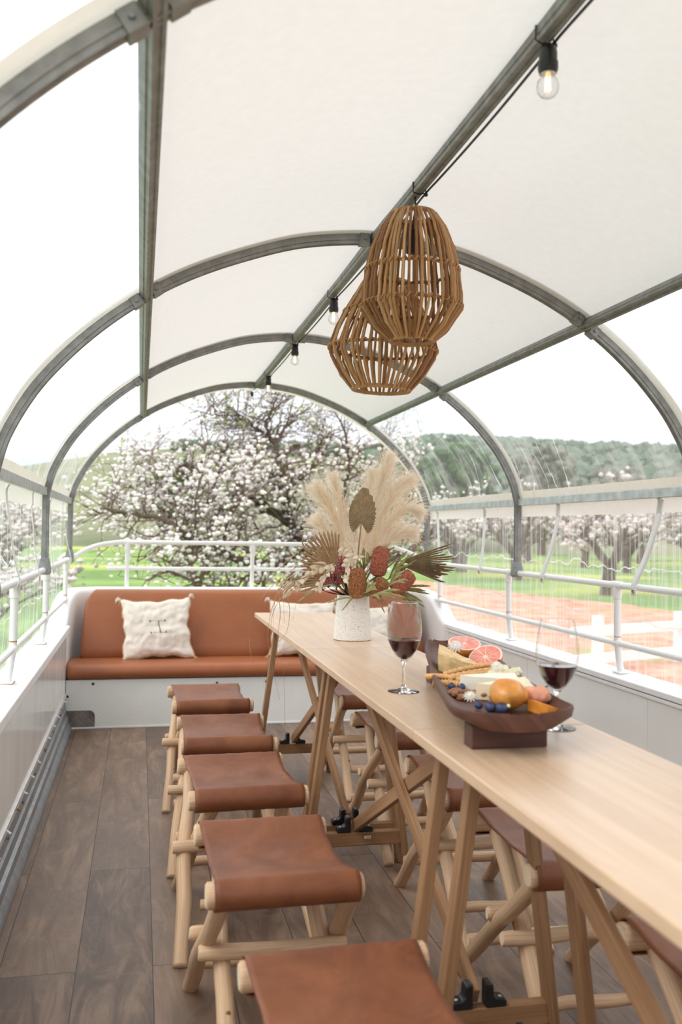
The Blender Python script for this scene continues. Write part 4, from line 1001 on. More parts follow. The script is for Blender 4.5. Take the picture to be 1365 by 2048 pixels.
# ================================================================== STOOLS
LEGZ = .44
def stool(x, y, rz, seed, label, group, outer='B'):
    t = thing('leather_stool', label, 'stool', (x, y, 0), group, rz); rn = random.Random(seed)
    J = lambda a: rn.uniform(-a, a)
    hx = .178; ly = .205
    def log(name, a, b, r, n=10, ends=True, wob=.004, mat='pale_branch'):
        a, b = V(a), V(b); P = []; R_ = []; o1 = V((J(9), J(9), J(9)))
        ph = J(3)
        for i in range(n+1):
            f = i/n; q = a.lerp(b, f); d = sin(f*PI); q = q+V((mnoise.noise(o1+V((f*2.2, 0, 0))), mnoise.noise(o1+V((0, f*2.2, 3))), mnoise.noise(o1+V((f*2, 5, 0)))))*wob*2.2*d
            P.append(q); R_.append(r*(1+.10*mnoise.noise(o1+V((f*4, 9, 0)))))
        d0 = (P[1]-P[0]).normalized()*.004; P = [P[0]]+[P[0]+d0]+P[1:-1]+[P[-1]-(P[-1]-P[-2]).normalized()*.004]+[P[-1]]; R_ = [R_[0]*.84]+R_[:-1]+[R_[-1]]+[R_[-1]*.84]
        mb = MB(); mb.tube(P, R_, 14, cap=True, capmi=1, off=rn.random()*9); o = mb.build(name, [mat, 'branch_end'], t)
        return o
    def knot(par, p, nrm, r=.006):
        mb = MB(); mb.ico(V(p)+V(nrm)*.001, r, (1, .5, 1.2), .1, sub=1); mb.build('knot', 'cane_dark', par)
    # seat poles
    log('seat_pole', (-hx+J(.006), -ly, LEGZ), (hx+J(.006), -ly, LEGZ+J(.004)), .0285, wob=.001)
    log('seat_pole', (-hx+J(.006), ly, LEGZ), (hx+J(.006), ly, LEGZ+J(.004)), .0285, wob=.001)
    # scissor legs: frame A goes from the far pole to the near feet, frame B from the near pole to the far feet
    yA = -.30; fa_, ta_, fb_, tb_ = (.197, .140, .162, .108) if outer == 'A' else (.138, .106, .168, .150)
    for sg in (-1, 1):
        xa0, xa1 = sg*(ta_+J(.006)), sg*(fa_+J(.008))
        o = log('leg', (xa1, yA+J(.012), .0), (xa0, ly-.008, LEGZ-.018), .0215+J(.0015), wob=.009)
        if sg < 0: knot(o, V((xa1, yA, 0)).lerp(V((xa0, ly, LEGZ)), .34)+V((0, -.0, .0))+V((.012, -.015, 0)), (0, -1, 0))
        xb0, xb1 = sg*(tb_+J(.006)), sg*(fb_+J(.008))
        log('leg', (xb1, -yA+J(.012), .0), (xb0, -ly+.008, LEGZ-.018), .0215+J(.0015), wob=.009)
    # stretchers
    def onA(z): f = z/LEGZ; return yA+(ly-yA)*f
    def onB(z): f = z/LEGZ; return -yA-(ly-yA)*f
    z = .245+J(.01); log('stretcher', ((-.222 if outer == 'A' else -.178)+J(.01), onA(z)-.036, z+J(.006)), ((.205 if outer == 'A' else .178)+J(.008), onA(z)-.036, z+J(.008)), .0185, wob=.004)
    z = .105+J(.01); log('stretcher', (-.135+J(.004), onA(z)+.024, z), (.135+J(.004), onA(z)+.026, z+J(.004)), .0155, wob=.004)
    z = .265+J(.008); log('peg', (-.192+J(.006), onB(z)+.030, z), (-.135+J(.006), onB(z)+.030, z+J(.004)), .0165, wob=.002)
    z = .115+J(.008); log('stretcher', (-.175+J(.01), onB(z)+.034, z), (.175+J(.01), onB(z)+.034, z+J(.006)), .0165, wob=.004)
    # leather sling
    R0 = .0320; prof = []
    for k in range(13):
        a = math.radians(-62-(k/12)*208); prof.append((-ly+R0*cos(a), LEGZ+R0*sin(a)))
    y0_, z0_ = prof[-1]; sag = .034+J(.004)
    for k in range(1, 14):
        f = k/14; prof.append((y0_+(-2*y0_)*f, z0_-sag*4*f*(1-f)*.9+.0))
    for k in range(13):
        a = math.radians(90-(k/12)*208+0); prof.append((ly+R0*cos(a), LEGZ+R0*sin(a)))
    N = len(prof); W_ = .163; o1 = V((seed*1.7, 0, 0))
    def sl(a, b):
        f = b*(N-1); i = min(int(f), N-2); fr = f-i; yy = prof[i][0]*(1-fr)+prof[i+1][0]*fr; zz = prof[i][1]*(1-fr)+prof[i+1][1]*fr
        u = a*2-1; e_ = 1-.045*sin(max(0, min(1, (yy+ly)/(2*ly)))*PI)
        mid = max(0, 1-abs(yy)/ly)
        x = u*W_*e_+.003*mnoise.noise(V((yy*14, u*2, 0))+o1)*abs(u)
        zz += .006*mnoise.noise(V((u*2, yy*9, 1))+o1)*mid+.012*mid*abs(u)**3*(1 if seed % 2 else -.4)+.0015*mnoise.noise(V((u*9, yy*22, 2))+o1)
        return (x, yy, zz)
    mb = MB(); mb.grid(sl, 26, 84); mb.build('sling_seat', 'stool_leather', t, mods=[('SOLIDIFY', dict(thickness=.0035, offset=1))], auto=False)
    for sg in (-1, 1):
        mb = MB(); 
        for k in range(4): mb.ico((-.12+k*.08, sg*(ly-.022), LEGZ-.0285), .004, (1, 1, .6), sub=1)
    return t
XL, XR = -.462, .285
GL, GR = 'leather stools along the left of the tables', 'leather stools along the right of the tables'
stool(XL, 4.43, .02, 1, 'leather stool left of the tables, farthest, right before the bench', GL, 'A')
stool(XL+.005, 3.665, -.01, 2, 'second leather stool from the bench on the left of the tables', GL, 'A')
stool(XL-.005, 2.985, .035, 3, 'third leather stool from the bench on the left of the tables', GL, 'A')
stool(XL, 2.262, .02, 4, 'large leather stool left of the tables, fourth from the bench, wholly in view', GL)
stool(XL+.035, 1.475, .03, 5, 'nearest leather stool on the left, cut off by the bottom edge', GL)
stool(XR+.025, 4.46, 0, 6, 'leather stool right of the tables, nearest the bench', GR)
stool(XR-.005, 3.65, .0, 7, 'second leather stool from the bench on the right of the tables', GR)
stool(XR, 2.87, -.01, 8, 'third leather stool from the bench on the right, mostly behind the table legs', GR)
stool(XR+.005, 2.245, -.02, 9, 'fourth leather stool from the bench on the right, with a long slanting seat edge', GR)
stool(XR+.05, 1.50, .0, 10, 'nearest leather stool on the right, low in the corner under the table', GR)

# ================================================================== PENDANTS
def pendant(loc, rings, weave, nst, label, seed, ztop_cord, tilt=(0, 0)):
    t = thing('cane_lampshade', label, 'lampshade', loc); rn = random.Random(seed)
    def R_at(z):
        for (r0, z0), (r1, z1) in zip(rings, rings[1:]):
            if z1 <= z <= z0: return r0+(r1-r0)*(z-z0)/(z1-z0)
        return rings[-1][0]
    zt, zb = rings[0][1], rings[-1][1]
    # sticks
    for k in range(nst):
        a = 2*PI*k/nst+rn.uniform(-.035, .035); mb = MB(); P = []; dr = rn.uniform(-.003, .003); n = 16; da = rn.uniform(-.03, .03)
        mz = [r[1] for r in rings]
        zs = sorted(set([zt+(zb-zt)*i/n for i in range(n+1)]+mz), reverse=True)
        for z in zs:
            r = R_at(z)+dr+.0015*rn.uniform(-1, 1); f = (z-zt)/(zb-zt); aa = a+da*f; P.append((r*cos(aa), r*sin(aa), z))
        w_ = rn.uniform(.0040, .0057)
        mb.tube(crom(P, 2), w_, 6, off=rn.random()*9); mb.build('cane', ['cane', 'cane', 'cane_light', 'cane_dark'][rn.randrange(4)], t)
    for j, z in enumerate(weave):
        r = R_at(z); mb = MB(); mb.tube([(r*.965*cos(a), r*.965*sin(a), z) for a in [2*PI*i/48 for i in range(48)]], .0045, 7, closed=True, cap=False); 
        m2 = MB(); P = []
        for i in range(nst*8):
            a = 2*PI*i/(nst*8); b = a*nst/1.0; P.append(((r+.0012+.0055*cos(b))*cos(a), (r+.0012+.0055*cos(b))*sin(a), z+.0062*sin(b)))
        o = mb.build('hoop', 'cane_dark', t); m2.tube(P, .0028, 5, closed=True, cap=False); m2.build('binding', 'cane', o)
    for (r, z), nm in ((rings[0], 'top_rim'), (rings[-1], 'bottom_rim')):
        mb = MB(); s_ = 1 if nm == 'top_rim' else -1
        mb.lathe([(r*.90, z+.004*s_), (r*.90, z-.006*s_), (r*1.04, z-.008*s_), (r*1.06, z), (r*1.02, z+.005*s_)], (0, 0, 0), 40, close=True); mb.build(nm, 'cane', t)
    # lamp holder and cord
    mb = MB(); mb.tube(crom([(0, 0, zt-.05), (.002, .002, zt-.01), (.006, -.003, zt+.02), (.0, -.01, ztop_cord)], 5), .0028, 7); mb.build('cord', 'black_rubber', t)
    mb = MB(); mb.lathe([(.0, zt-.045), (.014, zt-.047), (.017, zt-.06), (.017, zt-.095), (.020, zt-.10), (.020, zt-.115), (.0, zt-.116)], (0, 0, 0), 16); mb.build('lamp_holder', 'black_plastic', t)
    mb = MB(); 
    for k in range(3):
        a = 2*PI*k/3; mb.tube([(0, 0, zt-.05), (rings[0][0]*.95*cos(a), rings[0][0]*.95*sin(a), zt-.003)], .0015, 5)
    mb.build('wire_spider', 'dark_metal', t)
    t.rotation_euler = (tilt[0], tilt[1], 0)
Z1 = 1.80
pendant((-.012, 2.66, Z1), [(.066, .392), (.098, .345), (.121, .29), (.136, .222), (.1435, .165), (.147, .105), (.110, .05), (.066, .012)], [.222, .115], 46, 'tall barrel-shaped cane lampshade, the nearer of the two', 3, .455)
Z2 = 1.705
pendant((-.008, 3.03, Z2), [(.078, .375), (.105, .325), (.135, .272), (.160, .22), (.181, .155), (.177, .125), (.140, .062), (.098, .014)], [.272, .150], 46, 'wide squat cane lampshade hanging behind the taller one', 4, .545, (0.02, .03))

# ================================================================== LIGHT STRING
t = thing('string_light', 'black outdoor light string tied under the ridge bar', 'string light', (0, 3.8, 2.24)); L = (0, 3.8, 2.24)
P = []; SY = [.5, 1.70, 2.60, 3.87, 4.89, 5.95]; zc = 2.238
for a, b in zip(SY, SY[1:]):
    for i in range(8):
        f = i/8; P.append((.008+.004*sin(f*PI), a+(b-a)*f, zc-.005*4*f*(1-f)*(b-a)/1.2))
P.append((.012, 5.95, zc)); P.append((.0, 6.1, zc-.01)); P.append((-.03, 6.32, zc-.02)); P.append((-.055, 6.38, zc-.035))
rel(MB().tube(crom(P, 3), .0032, 7), L).build('cable', 'black_rubber', t)
rel(MB().lathe([(0, -.028), (.008, -.028), (.010, -.02), (.010, -.004), (.006, .004), (0, .006)], (-.058, 6.385, 2.19), 10), L).build('end_plug', 'black_plastic', t)
for j, (y, br_) in enumerate(((1.735, 0), (3.87, 1), (4.89, 0), (5.95, 2))):
    c = V((-.004, y, 2.228)); mb = MB()
    mb.lathe([(0, .004), (.010, .004), (.016, -.002), (.0185, -.012), (.0185, -.030), (.0205, -.032), (.0205, -.046), (.0175, -.055), (.0165, -.055), (.0165, -.048), (0, -.048)], c, 18)
    o = rel(mb, L).build('socket', 'black_plastic', t)
    mb = MB(); mb.ico(c+V((.012, 0, .004)), .008, sub=1); mb.tube([c+V((-.012, 0, .003)), c+V((.014, 0, .003))], .0055, 6); mb.tube([c+V((-.0275, 0, .047)), c+V((-.0275, 0, .012)), c+V((-.012, 0, .004))], .0018, 5); mb.tube([c+V((-.0275, 0, .047)), c+V((.011, 0, .047)), c+V((.0115, 0, .010)), c+V((.006, 0, .004))], .0018, 5)
    rel(mb, L).build('cable_tie', 'black_rubber', o)
    mb = MB(); mb.lathe([(.0155, -.048), (.0165, -.056), (.0125, -.058), (0, -.058)], c, 16); rel(mb, L).build('bulb_cap', 'aluminium', o)
    prof = [(.0125, -.056), (.0145, -.062), (.0205, -.070), (.0230, -.082), (.0215, -.092), (.0150, -.101), (.006, -.105), (0, -.1055)]
    inn = [(max(0, r-.0008), z+(.0008 if z < -.09 else 0)) for r, z in prof[::-1]]
    rel(MB().lathe(prof+inn, c, 22), L).build('bulb', 'clear_glass', o)
    mb = MB()
    for k in range(4):
        a = PI/4+k*PI/2; mb.tube([c+V((.0045*cos(a), .0045*sin(a), -.060)), c+V((.0052*cos(a), .0052*sin(a), -.090))], .0011, 5)
    rel(mb, L).build('filament', 'bulb_filament_bright' if br_ else 'bulb_filament', o)
for y in (2.60, 3.10):
    mb = MB(); c = V((-.012, y, 2.236)); mb.tube([c+V((-.019, 0, .038)), c+V((-.019, 0, .002)), c+V((0, 0, -.003)), c+V((.019, 0, .002)), c+V((.019, 0, .038))], .0022, 5); mb.ico(c+V((.020, 0, -.003)), .007, (1, 1, .8), sub=1); rel(mb, L).build('cable_tie', 'black_rubber', t)

# ================================================================== VASE AND DRIED FLOWERS
VL = V((.038, 3.60, TZ))
t = thing('vase', 'tapered white ceramic vase with brown speckles on the far table', 'vase', tuple(VL))
prof = [(0, .001), (.070, .0), (.0755, .003), (.0755, .012), (.070, .09), (.0635, .165), (.0625, .176), (.0610, .178), (.0585, .176), (.0585, .160), (.064, .09), (.069, .02), (0, .015)]
MB().lathe(prof, (0, 0, 0), 48).build('vase_body', 'speckled_ceramic', t)
MOUTH = VL+V((0, 0, .172))
BASE = V((MOUTH.x, MOUTH.y, MOUTH.z))
DG = 'dried flowers and leaves in the speckled vase'
rq = random.Random(21)
def rvec(s_=1): return V((rq.gauss(0, s_), rq.gauss(0, s_), rq.gauss(0, s_)))
def stem_from(p, k=.3):
    """path from the vase mouth to p"""
    p = V(p); b = BASE+V(((p.x-BASE.x)*.12, (p.y-BASE.y)*.12, -.03))
    return crom([b-V((0, 0, .08)), b, b.lerp(p, .5)+V((0, 0, .02)), p], 5)

def plume(label, pix, dy, wid, n, seed):
    P = crom([at(u, v, 3.60+dy+z) for u, v, z in pix], 10); L = P[0]; rp_ = random.Random(seed)
    t = thing('pampas_plume', label, 'dried grass', tuple(L), DG)
    st = stem_from(P[0]); mb = MB(); mb.tube(st+P[1:], [.0022]*len(st)+[.0022*(1-.8*i/len(P)) for i in range(1, len(P))], 5); rel(mb, L).build('stem', 'pampas_core', t)
    mb = MB(); m2 = MB(); N = len(P)
    grav = V((0, 0, -1))
    for i in range(n):
        f = rp_.random()**.85; fi = f*(N-1); k = min(int(fi), N-2); p = P[k].lerp(P[k+1], fi-k); tg = (P[k+1]-P[k]).normalized()
        env = (sin(PI*min(1, f*.80+.16))**.7)
        a = rp_.uniform(0, 2*PI); o1 = tg.orthogonal().normalized(); o2 = tg.cross(o1); out = o1*cos(a)+o2*sin(a)
        d = (tg*rp_.uniform(1.0, 1.9)+out*rp_.uniform(.25, .95)*wid[1]).normalized(); Ln = wid[0]*env*rp_.uniform(.55, 1.15)
        q = p+out*.003; pts = [q]; ns = 5
        dr_ = rp_.uniform(.06, .20)
        for s_ in range(ns):
            d = (d+grav*dr_*(s_/ns)*1.6+out*.03+V((rp_.gauss(0, .05), rp_.gauss(0, .05), rp_.gauss(0, .05)))).normalized(); q = q+d*Ln/ns; pts.append(q)
        tgt = m2 if rp_.random() < .28 else mb
        sd = V((rp_.gauss(0, 1), rp_.gauss(0, .4), rp_.gauss(0, 1)))
        w0 = rp_.uniform(.0008, .0017)
        tgt.ribbon(pts, [w0, w0*1.1, w0, w0*.8, w0*.6, w0*.25], side=sd, twist=rp_.uniform(-1, 1))
        # fine barbs
        for b in range(5):
            s_ = rp_.randrange(1, ns); c = pts[s_].lerp(pts[s_+1], rp_.random()); bd = ((pts[s_+1]-pts[s_]).normalized()+V((rp_.gauss(0, .5), rp_.gauss(0, .5), rp_.gauss(0, .5)))).normalized()
            e2 = c+bd*rp_.uniform(.006, .013); w1 = bd.orthogonal().normalized()*.0006
            mb.add([c-w1, c+w1, e2], [(0, 1, 2)])
    rel(mb, L).build('plume', 'pampas', t, smooth=False)['kind'] = 'stuff'; rel(m2, L).build('plume_core', 'pampas_core', t, smooth=False)['kind'] = 'stuff'
plume('pampas plume arching to the far left of the bouquet', [(697, 1120, 0), (680, 1060, 0), (655, 1010, 0), (632, 975, 0)], .02, (.135, .95), 900, 1)
plume('slender pampas plume with the highest tip on the left half', [(702, 1115, 0), (692, 1050, 0), (676, 990, 0), (667, 955, 0)], .06, (.11, .7), 700, 2)
plume('low pampas plume at the left behind the folded palm fan', [(695, 1130, 0), (672, 1090, 0), (650, 1062, 0), (634, 1040, 0)], .0, (.115, 1.0), 600, 3)
plume('tallest pampas plume, upright at the right of the spade leaf', [(722, 1120, 0), (742, 1040, 0), (762, 970, 0), (780, 915, 0)], .03, (.145, .75), 1050, 4)
plume('feathery pampas plume standing just behind the spade leaf', [(716, 1110, 0), (728, 1040, 0), (738, 985, 0), (745, 945, 0)], .09, (.11, .8), 700, 5)
plume('pampas plume leaning right below the tallest one', [(730, 1120, 0), (760, 1040, 0), (792, 985, 0), (822, 958, 0)], .0, (.135, .95), 950, 6)
plume('pampas plume drooping at the far right of the bouquet', [(735, 1120, 0), (770, 1060, 0), (806, 1020, 0), (838, 1025, 0)], -.03, (.125, 1.0), 950, 7)
plume('loose pampas plume low on the right above the palm frond', [(740, 1130, 0), (768, 1092, 0), (796, 1068, 0), (826, 1068, 0)], -.05, (.115, 1.0), 750, 8)
plume('short pale pampas tuft in the middle under the spade leaf', [(708, 1140, 0), (707, 1110, 0), (705, 1085, 0), (704, 1062, 0)], -.05, (.05, .9), 300, 9)

def fan(label, base, tip, ang, nray, lens, mat, depth_n, gap=.0, name='palm_leaf', stem=True, wide=1.0, wob=0):
    """pleated palm leaf: rays from base around the axis base->tip, spread over ang"""
    base, tip = V(base), V(tip); ax = (tip-base); L0 = ax.length; ax.normalize(); n_ = V(depth_n).normalized(); n_ = (n_-ax*n_.dot(ax)).normalized(); sd = ax.cross(n_)
    t = thing(name, label, 'dried leaf', tuple(base), DG); mb = MB()
    for k in range(nray):
        f0, f1 = k/nray, (k+1)/nray; fm = (f0+f1)/2
        a0, a1, am = [(-ang/2+ang*f) for f in (f0+gap/nray, f1-gap/nray, fm)]
        ll = lens(fm)*L0*(1+rq.uniform(-wob, wob)); l0, l1 = lens(f0)*L0*.93*(1-gap*.25), lens(f1)*L0*.93*(1-gap*.25)
        def D(a): return ax*cos(a)+sd*sin(a)
        bw = n_*rq.uniform(-.06, .06)*wob*4
        h = n_*.0045*wide
        b0 = base; 
        q0, q1, qm = base+D(a0)*l0*.55+bw*l0*.3, base+D(a1)*l1*.55+bw*l1*.3, base+D(am)*ll*.6+h+bw*ll*.3
        r0, r1, rm = base+D(a0)*l0+bw*l0, base+D(a1)*l1+bw*l1, base+D(am)*ll+h*1.6+bw*ll
        if gap > .02: r0, r1 = base+D(a0*.55+am*.45)*l0*.97+bw*l0, base+D(a1*.55+am*.45)*l1*.97+bw*l1
        mb.add([b0, q0, qm, q1, r0, rm, r1], [(0, 1, 2), (0, 2, 3), (1, 4, 5, 2), (2, 5, 6, 3)])
    rel(mb, base).build('blade', mat, t, smooth=False, mods=[('SOLIDIFY', dict(thickness=.0009))])
    if stem:
        mb = MB(); st = stem_from(base-ax*.02); mb.tube(st+[base+ax*.01], [.0028]*len(st)+[.0022], 6); rel(mb, base).build('stem', mat, t)
    return t
b_ = at(723, 1046, 3.50)
fan('spade-shaped pleated palm leaf upright in the centre of the bouquet', b_, at(729, 976, 3.49), 2*PI*.80, 24, lambda f: .37+.72*max(0, 1-abs(f-.5)/.42)**2.7, 'palm_mid', (0.1, -1, 0))
fan('wide palm fan with splayed spear points at the left of the bouquet', at(675, 1138, 3.52), at(622, 1086, 3.48), 1.75, 17, lambda f: .92+.24*sin(f*PI), 'palm_leaf', (-.1, -1, .1), .05, wob=.03)
fan('lower folded palm fan pointing left under the white sprigs', at(672, 1160, 3.55), at(598, 1152, 3.55), .95, 9, lambda f: 1.0+.1*sin(f*7), 'palm_leaf', (-.1, -1, .25), .04, wob=.03)
fan('dark palm frond with ragged points reaching right of the bouquet', at(800, 1122, 3.50), at(906, 1122, 3.55), .62, 12, lambda f: .84+.24*sin(f*9+1)**2, 'palm_mid', (.1, -1, .35), .05, wob=.05, wide=1.8)
fan('second dark palm frond just under the longest one at the right', at(800, 1130, 3.47), at(884, 1148, 3.50), .42, 8, lambda f: .9+.2*sin(f*8)**2, 'palm_dark', (.1, -1, .45), .06, wob=.05, wide=1.8, stem=False)

def banksia(label, a, b, r, mat):
    a, b = V(a), V(b); ax = (b-a); L = ax.length; q = ax.to_track_quat('Z', 'Y').to_matrix()
    t = thing('banksia_flower', label, 'dried flower', tuple(a), DG); mb = MB()
    pr = [(0, 0), (.55, .01), (.86, .07), (.97, .2), (1.0, .4), (.98, .62), (.93, .78), (.80, .90), (.55, .975), (.25, 1.0), (0, .99)]
    pts = []
    for r_, z in pr: pts.append((r_*r, z*L))
    mb.lathe(pts, (0, 0, 0), 30, M=q)
    mb.v = [tuple(V(p)*(1+.018*mnoise.noise(V(p)*190))) for p in mb.v]
    mb.build('flower_spike', mat, t)
    # projecting styles
    m2 = MB()
    for i in range(420):
        an = rq.uniform(0, 2*PI); z = rq.uniform(.04, .97); j = 0
        while j < len(pr)-2 and pr[j+1][1] < z: j += 1
        rr = (pr[j][0]+(pr[j+1][0]-pr[j][0])*(z-pr[j][1])/max(1e-6, pr[j+1][1]-pr[j][1]))*r
        p = V((rr*cos(an), rr*sin(an), z*L)); d = V((cos(an), sin(an), .5)).normalized(); m2.tube([q @ p, q @ (p+d*.0035)], [.0006, .0009], 3, cap=False)
    m2.build('bristles', mat, t)['kind'] = 'stuff'
    st = stem_from(a); mb = MB(); mb.tube(st, .004, 6); rel(mb, a).build('stem', 'olive_leaf', t)
banksia('orange-brown banksia flower low in front, standing over the vase rim', at(715, 1196, 3.50), at(716, 1136, 3.485), .0345, 'banksia')
banksia('rust-red banksia with a rounded top, highest of the banksias', at(755, 1152, 3.52), at(764, 1094, 3.50), .0335, 'banksia_rust')
banksia('small round banksia between the front one and the right one', at(746, 1188, 3.50), at(772, 1160, 3.47), .031, 'banksia')
banksia('rust banksia tilted outward at the right of the bouquet', at(786, 1182, 3.49), at(826, 1146, 3.47), .033, 'banksia_rust')
banksia('small upper knob banksia just above the rust-red one', at(762, 1112, 3.53), at(768, 1094, 3.53), .024, 'banksia_rust')

def umbel(label, pixs, Y):
    c0 = at(*pixs[0][:2], Y); t = thing('purple_flower', label, 'dried flower', tuple(c0), DG); mb = MB(); m2 = MB()
    for u, v, r in pixs:
        c = at(u, v, Y)
        for k in range(220):
            d = rvec().normalized()*r*rq.random()**.33; p = c+V((d.x, d.y*.8, d.z*.75)); mb.ico(p, rq.uniform(.0022, .0042), (1, 1, 1), .2, sub=4)
        for k in range(14):
            d = rvec(.5)*r; m2.tube(crom([BASE+V((rq.uniform(-.01, .01)-.02, 0, 0)), c+V((0, .01, -r*1.6))*1, c+d], 4), .0009, 4, cap=False)
    rel(mb, c0).build('flower_head', 'purple_flower', t)['kind'] = 'stuff'; rel(m2, c0).build('stem', 'purple_stem', t)
umbel('dusky purple cluster flower at the upper left of the front banksia', [(682, 1124, .032), (692, 1138, .026), (672, 1140, .026)], 3.53)
umbel('dusky purple cluster flower lower left, over the bench back', [(660, 1152, .030), (650, 1164, .022), (676, 1162, .024)], 3.55)

def leafshape(mb, p, d, up, L, w_, curl=.15):
    d = V(d).normalized(); s_ = d.cross(V(up)).normalized(); nn = s_.cross(d)
    rows = [(0, .12), (.2, .75), (.45, 1.0), (.7, .78), (.88, .4), (1, .03)]
    vs = []
    for f, ww in rows:
        c = p+d*L*f-nn*curl*L*f*f; vs += [c-s_*w_*ww/2+nn*w_*.12*ww, c, c+s_*w_*ww/2+nn*w_*.12*ww]
    fs = []
    for i in range(len(rows)-1):
        for j in range(2): fs.append((i*3+j, i*3+j+1, i*3+j+4, i*3+j+3))
    mb.add(vs, fs)
def sprig(label, pix, Y, n, L, w_, mat='ruscus', name='ruscus_sprig', stemmat='ruscus', bias=(0, -.3, -.6)):
    P = crom([at(u, v, Y+z) for u, v, z in pix], 8); c0 = P[0]; t = thing(name, label, 'dried sprig', tuple(c0), DG)
    mb = MB(); mb.tube(P, [.0018*(1-.6*i/len(P)) for i in range(len(P))], 5); rel(mb, c0).build('stem', stemmat, t)
    for i in range(n):
        f = (i+.5)/n*.95+.05; k = min(int(f*(len(P)-1)), len(P)-2); p = P[k]; tg = (P[k+1]-P[k]).normalized(); sd = 1 if i % 2 else -1
        d = tg*.55+V((rq.uniform(-.6, .6), rq.uniform(-.5, .1), sd*.6))+V(bias)*rq.uniform(.2, .9)
        mb = MB(); leafshape(mb, p, d, (rq.uniform(-.4, .4), -1, rq.uniform(-.2, .5)), L*rq.uniform(.75, 1.1), w_*rq.uniform(.8, 1.15), rq.uniform(-.1, .25))
        rel(mb, c0).build('leaf', mat, t, mods=[('SOLIDIFY', dict(thickness=.0006))])
sprig('long cream leaf sprig drooping at the left', [(668, 1128, 0), (630, 1138, 0), (600, 1160, -.02), (572, 1182, -.03)], 3.46, 19, .040, .021)
sprig('short cream leaf sprig hanging between the purple flower and the left palm fan', [(672, 1130, 0), (655, 1142, 0), (643, 1160, -.01), (636, 1182, -.01)], 3.44, 10, .036, .016)
sprig('cream leaf sprig in the centre over the purple flowers', [(712, 1100, 0), (704, 1115, 0), (695, 1130, -.02), (688, 1160, -.03)], 3.42, 12, .038, .019, bias=(0, -.3, -.5))
sprig('small curled cream sprig at the top of the centre cluster', [(715, 1118, 0), (708, 1104, 0), (698, 1098, 0), (684, 1094, 0)], 3.43, 7, .034, .012, bias=(0, -.1, .3))

def strapleaf(label, base, tips, w_, mat, Y0, name='leaf_cluster', serr=True):
    c0 = at(*base, Y0); t = thing(name, label, 'dried leaves', tuple(c0), DG)
    st = stem_from(c0); mb = MB(); mb.tube(st, .0025, 5); rel(mb, c0).build('stem', 'olive_leaf', t)
    for (u, v, dz) in tips:
        e_ = at(u, v, Y0+dz); mid = c0.lerp(e_, .5)+V((rq.gauss(0, .006), -.012, .010)); P = crom([c0, mid, e_], 6); N = len(P)
        w2 = [w_*(.35+.75*min(1, i/(N*.45)))*(1 if i < N-3 else (.9, .6, .25)[i-(N-3)])*(1+(.22 if (i % 2 and serr) else 0)) for i in range(N)]
        mb = MB(); mb.ribbon(P, w2, side=(rq.uniform(-.3, .3), -.25, 1) if abs(e_.x-c0.x) > abs(e_.z-c0.z) else (1, -.25, rq.uniform(-.3, .3))); rel(mb, c0).build('leaf', mat, t, mods=[('SOLIDIFY', dict(thickness=.0007))])
strapleaf('olive strap leaves standing above the highest banksia', (745, 1128), [(775, 1092, 0), (790, 1094, .02), (798, 1102, 0), (782, 1086, .03), (768, 1108, .04)], .009, 'olive_leaf', 3.52)
strapleaf('fan of olive strap leaves between the right banksia and the dark frond', (778, 1158), [(830, 1106, 0), (822, 1112, .02), (812, 1118, -.02), (838, 1118, .02), (800, 1126, -.02), (824, 1128, -.03), (815, 1102, .04)], .009, 'olive_leaf', 3.50)
strapleaf('pale green strap leaves lying over the right banksia', (780, 1170), [(816, 1160, -.03), (808, 1142, -.03), (812, 1166, -.04), (804, 1150, -.05), (790, 1140, -.04)], .008, 'olive_pale', 3.44)
strapleaf('little olive leaf tuft between the front banksia and the round one', (732, 1186), [(745, 1160, -.01), (752, 1164, -.01), (752, 1174, -.02), (744, 1170, -.02), (755, 1180, -.02), (738, 1158, 0)], .007, 'olive_pale', 3.44)
strapleaf('dark green leaf tuft above the front banksia', (728, 1140), [(722, 1108, 0), (735, 1104, 0), (742, 1112, 0), (715, 1120, 0), (740, 1124, -.02), (728, 1096, .02)], .010, 'olive_leaf', 3.53)
strapleaf('serrated olive leaves trailing right over the vase rim', (742, 1192), [(800, 1180, -.05), (778, 1188, -.05), (790, 1196, -.04), (760, 1200, -.03), (812, 1196, -.02)], .009, 'olive_pale', 3.45)
strapleaf('brown-green serrated leaves hanging at the right behind the wine glass', (782, 1182), [(850, 1214, -.02), (842, 1222, -.03), (832, 1210, -.02), (820, 1202, 0), (846, 1204, .02), (826, 1218, -.04), (862, 1172, .03), (852, 1182, .02), (860, 1188, .05)], .008, 'olive_leaf', 3.52)
strapleaf('thin yellowish leaves dropping across the vase front', (708, 1196), [(684, 1222, -.02), (656, 1206, .02), (696, 1206, -.03)], .006, 'olive_pale', 3.50)
strapleaf('narrow brown leaves pointing down on the right side of the vase', (752, 1196), [(770, 1226, 0), (766, 1212, .02), (744, 1210, -.04), (776, 1212, .01)], .005, 'palm_leaf', 3.52)
strapleaf('long pale folded blade pointing down left over the bench', (664, 1168), [(596, 1204, -.02), (602, 1200, -.02)], .010, 'olive_pale', 3.50, serr=False)

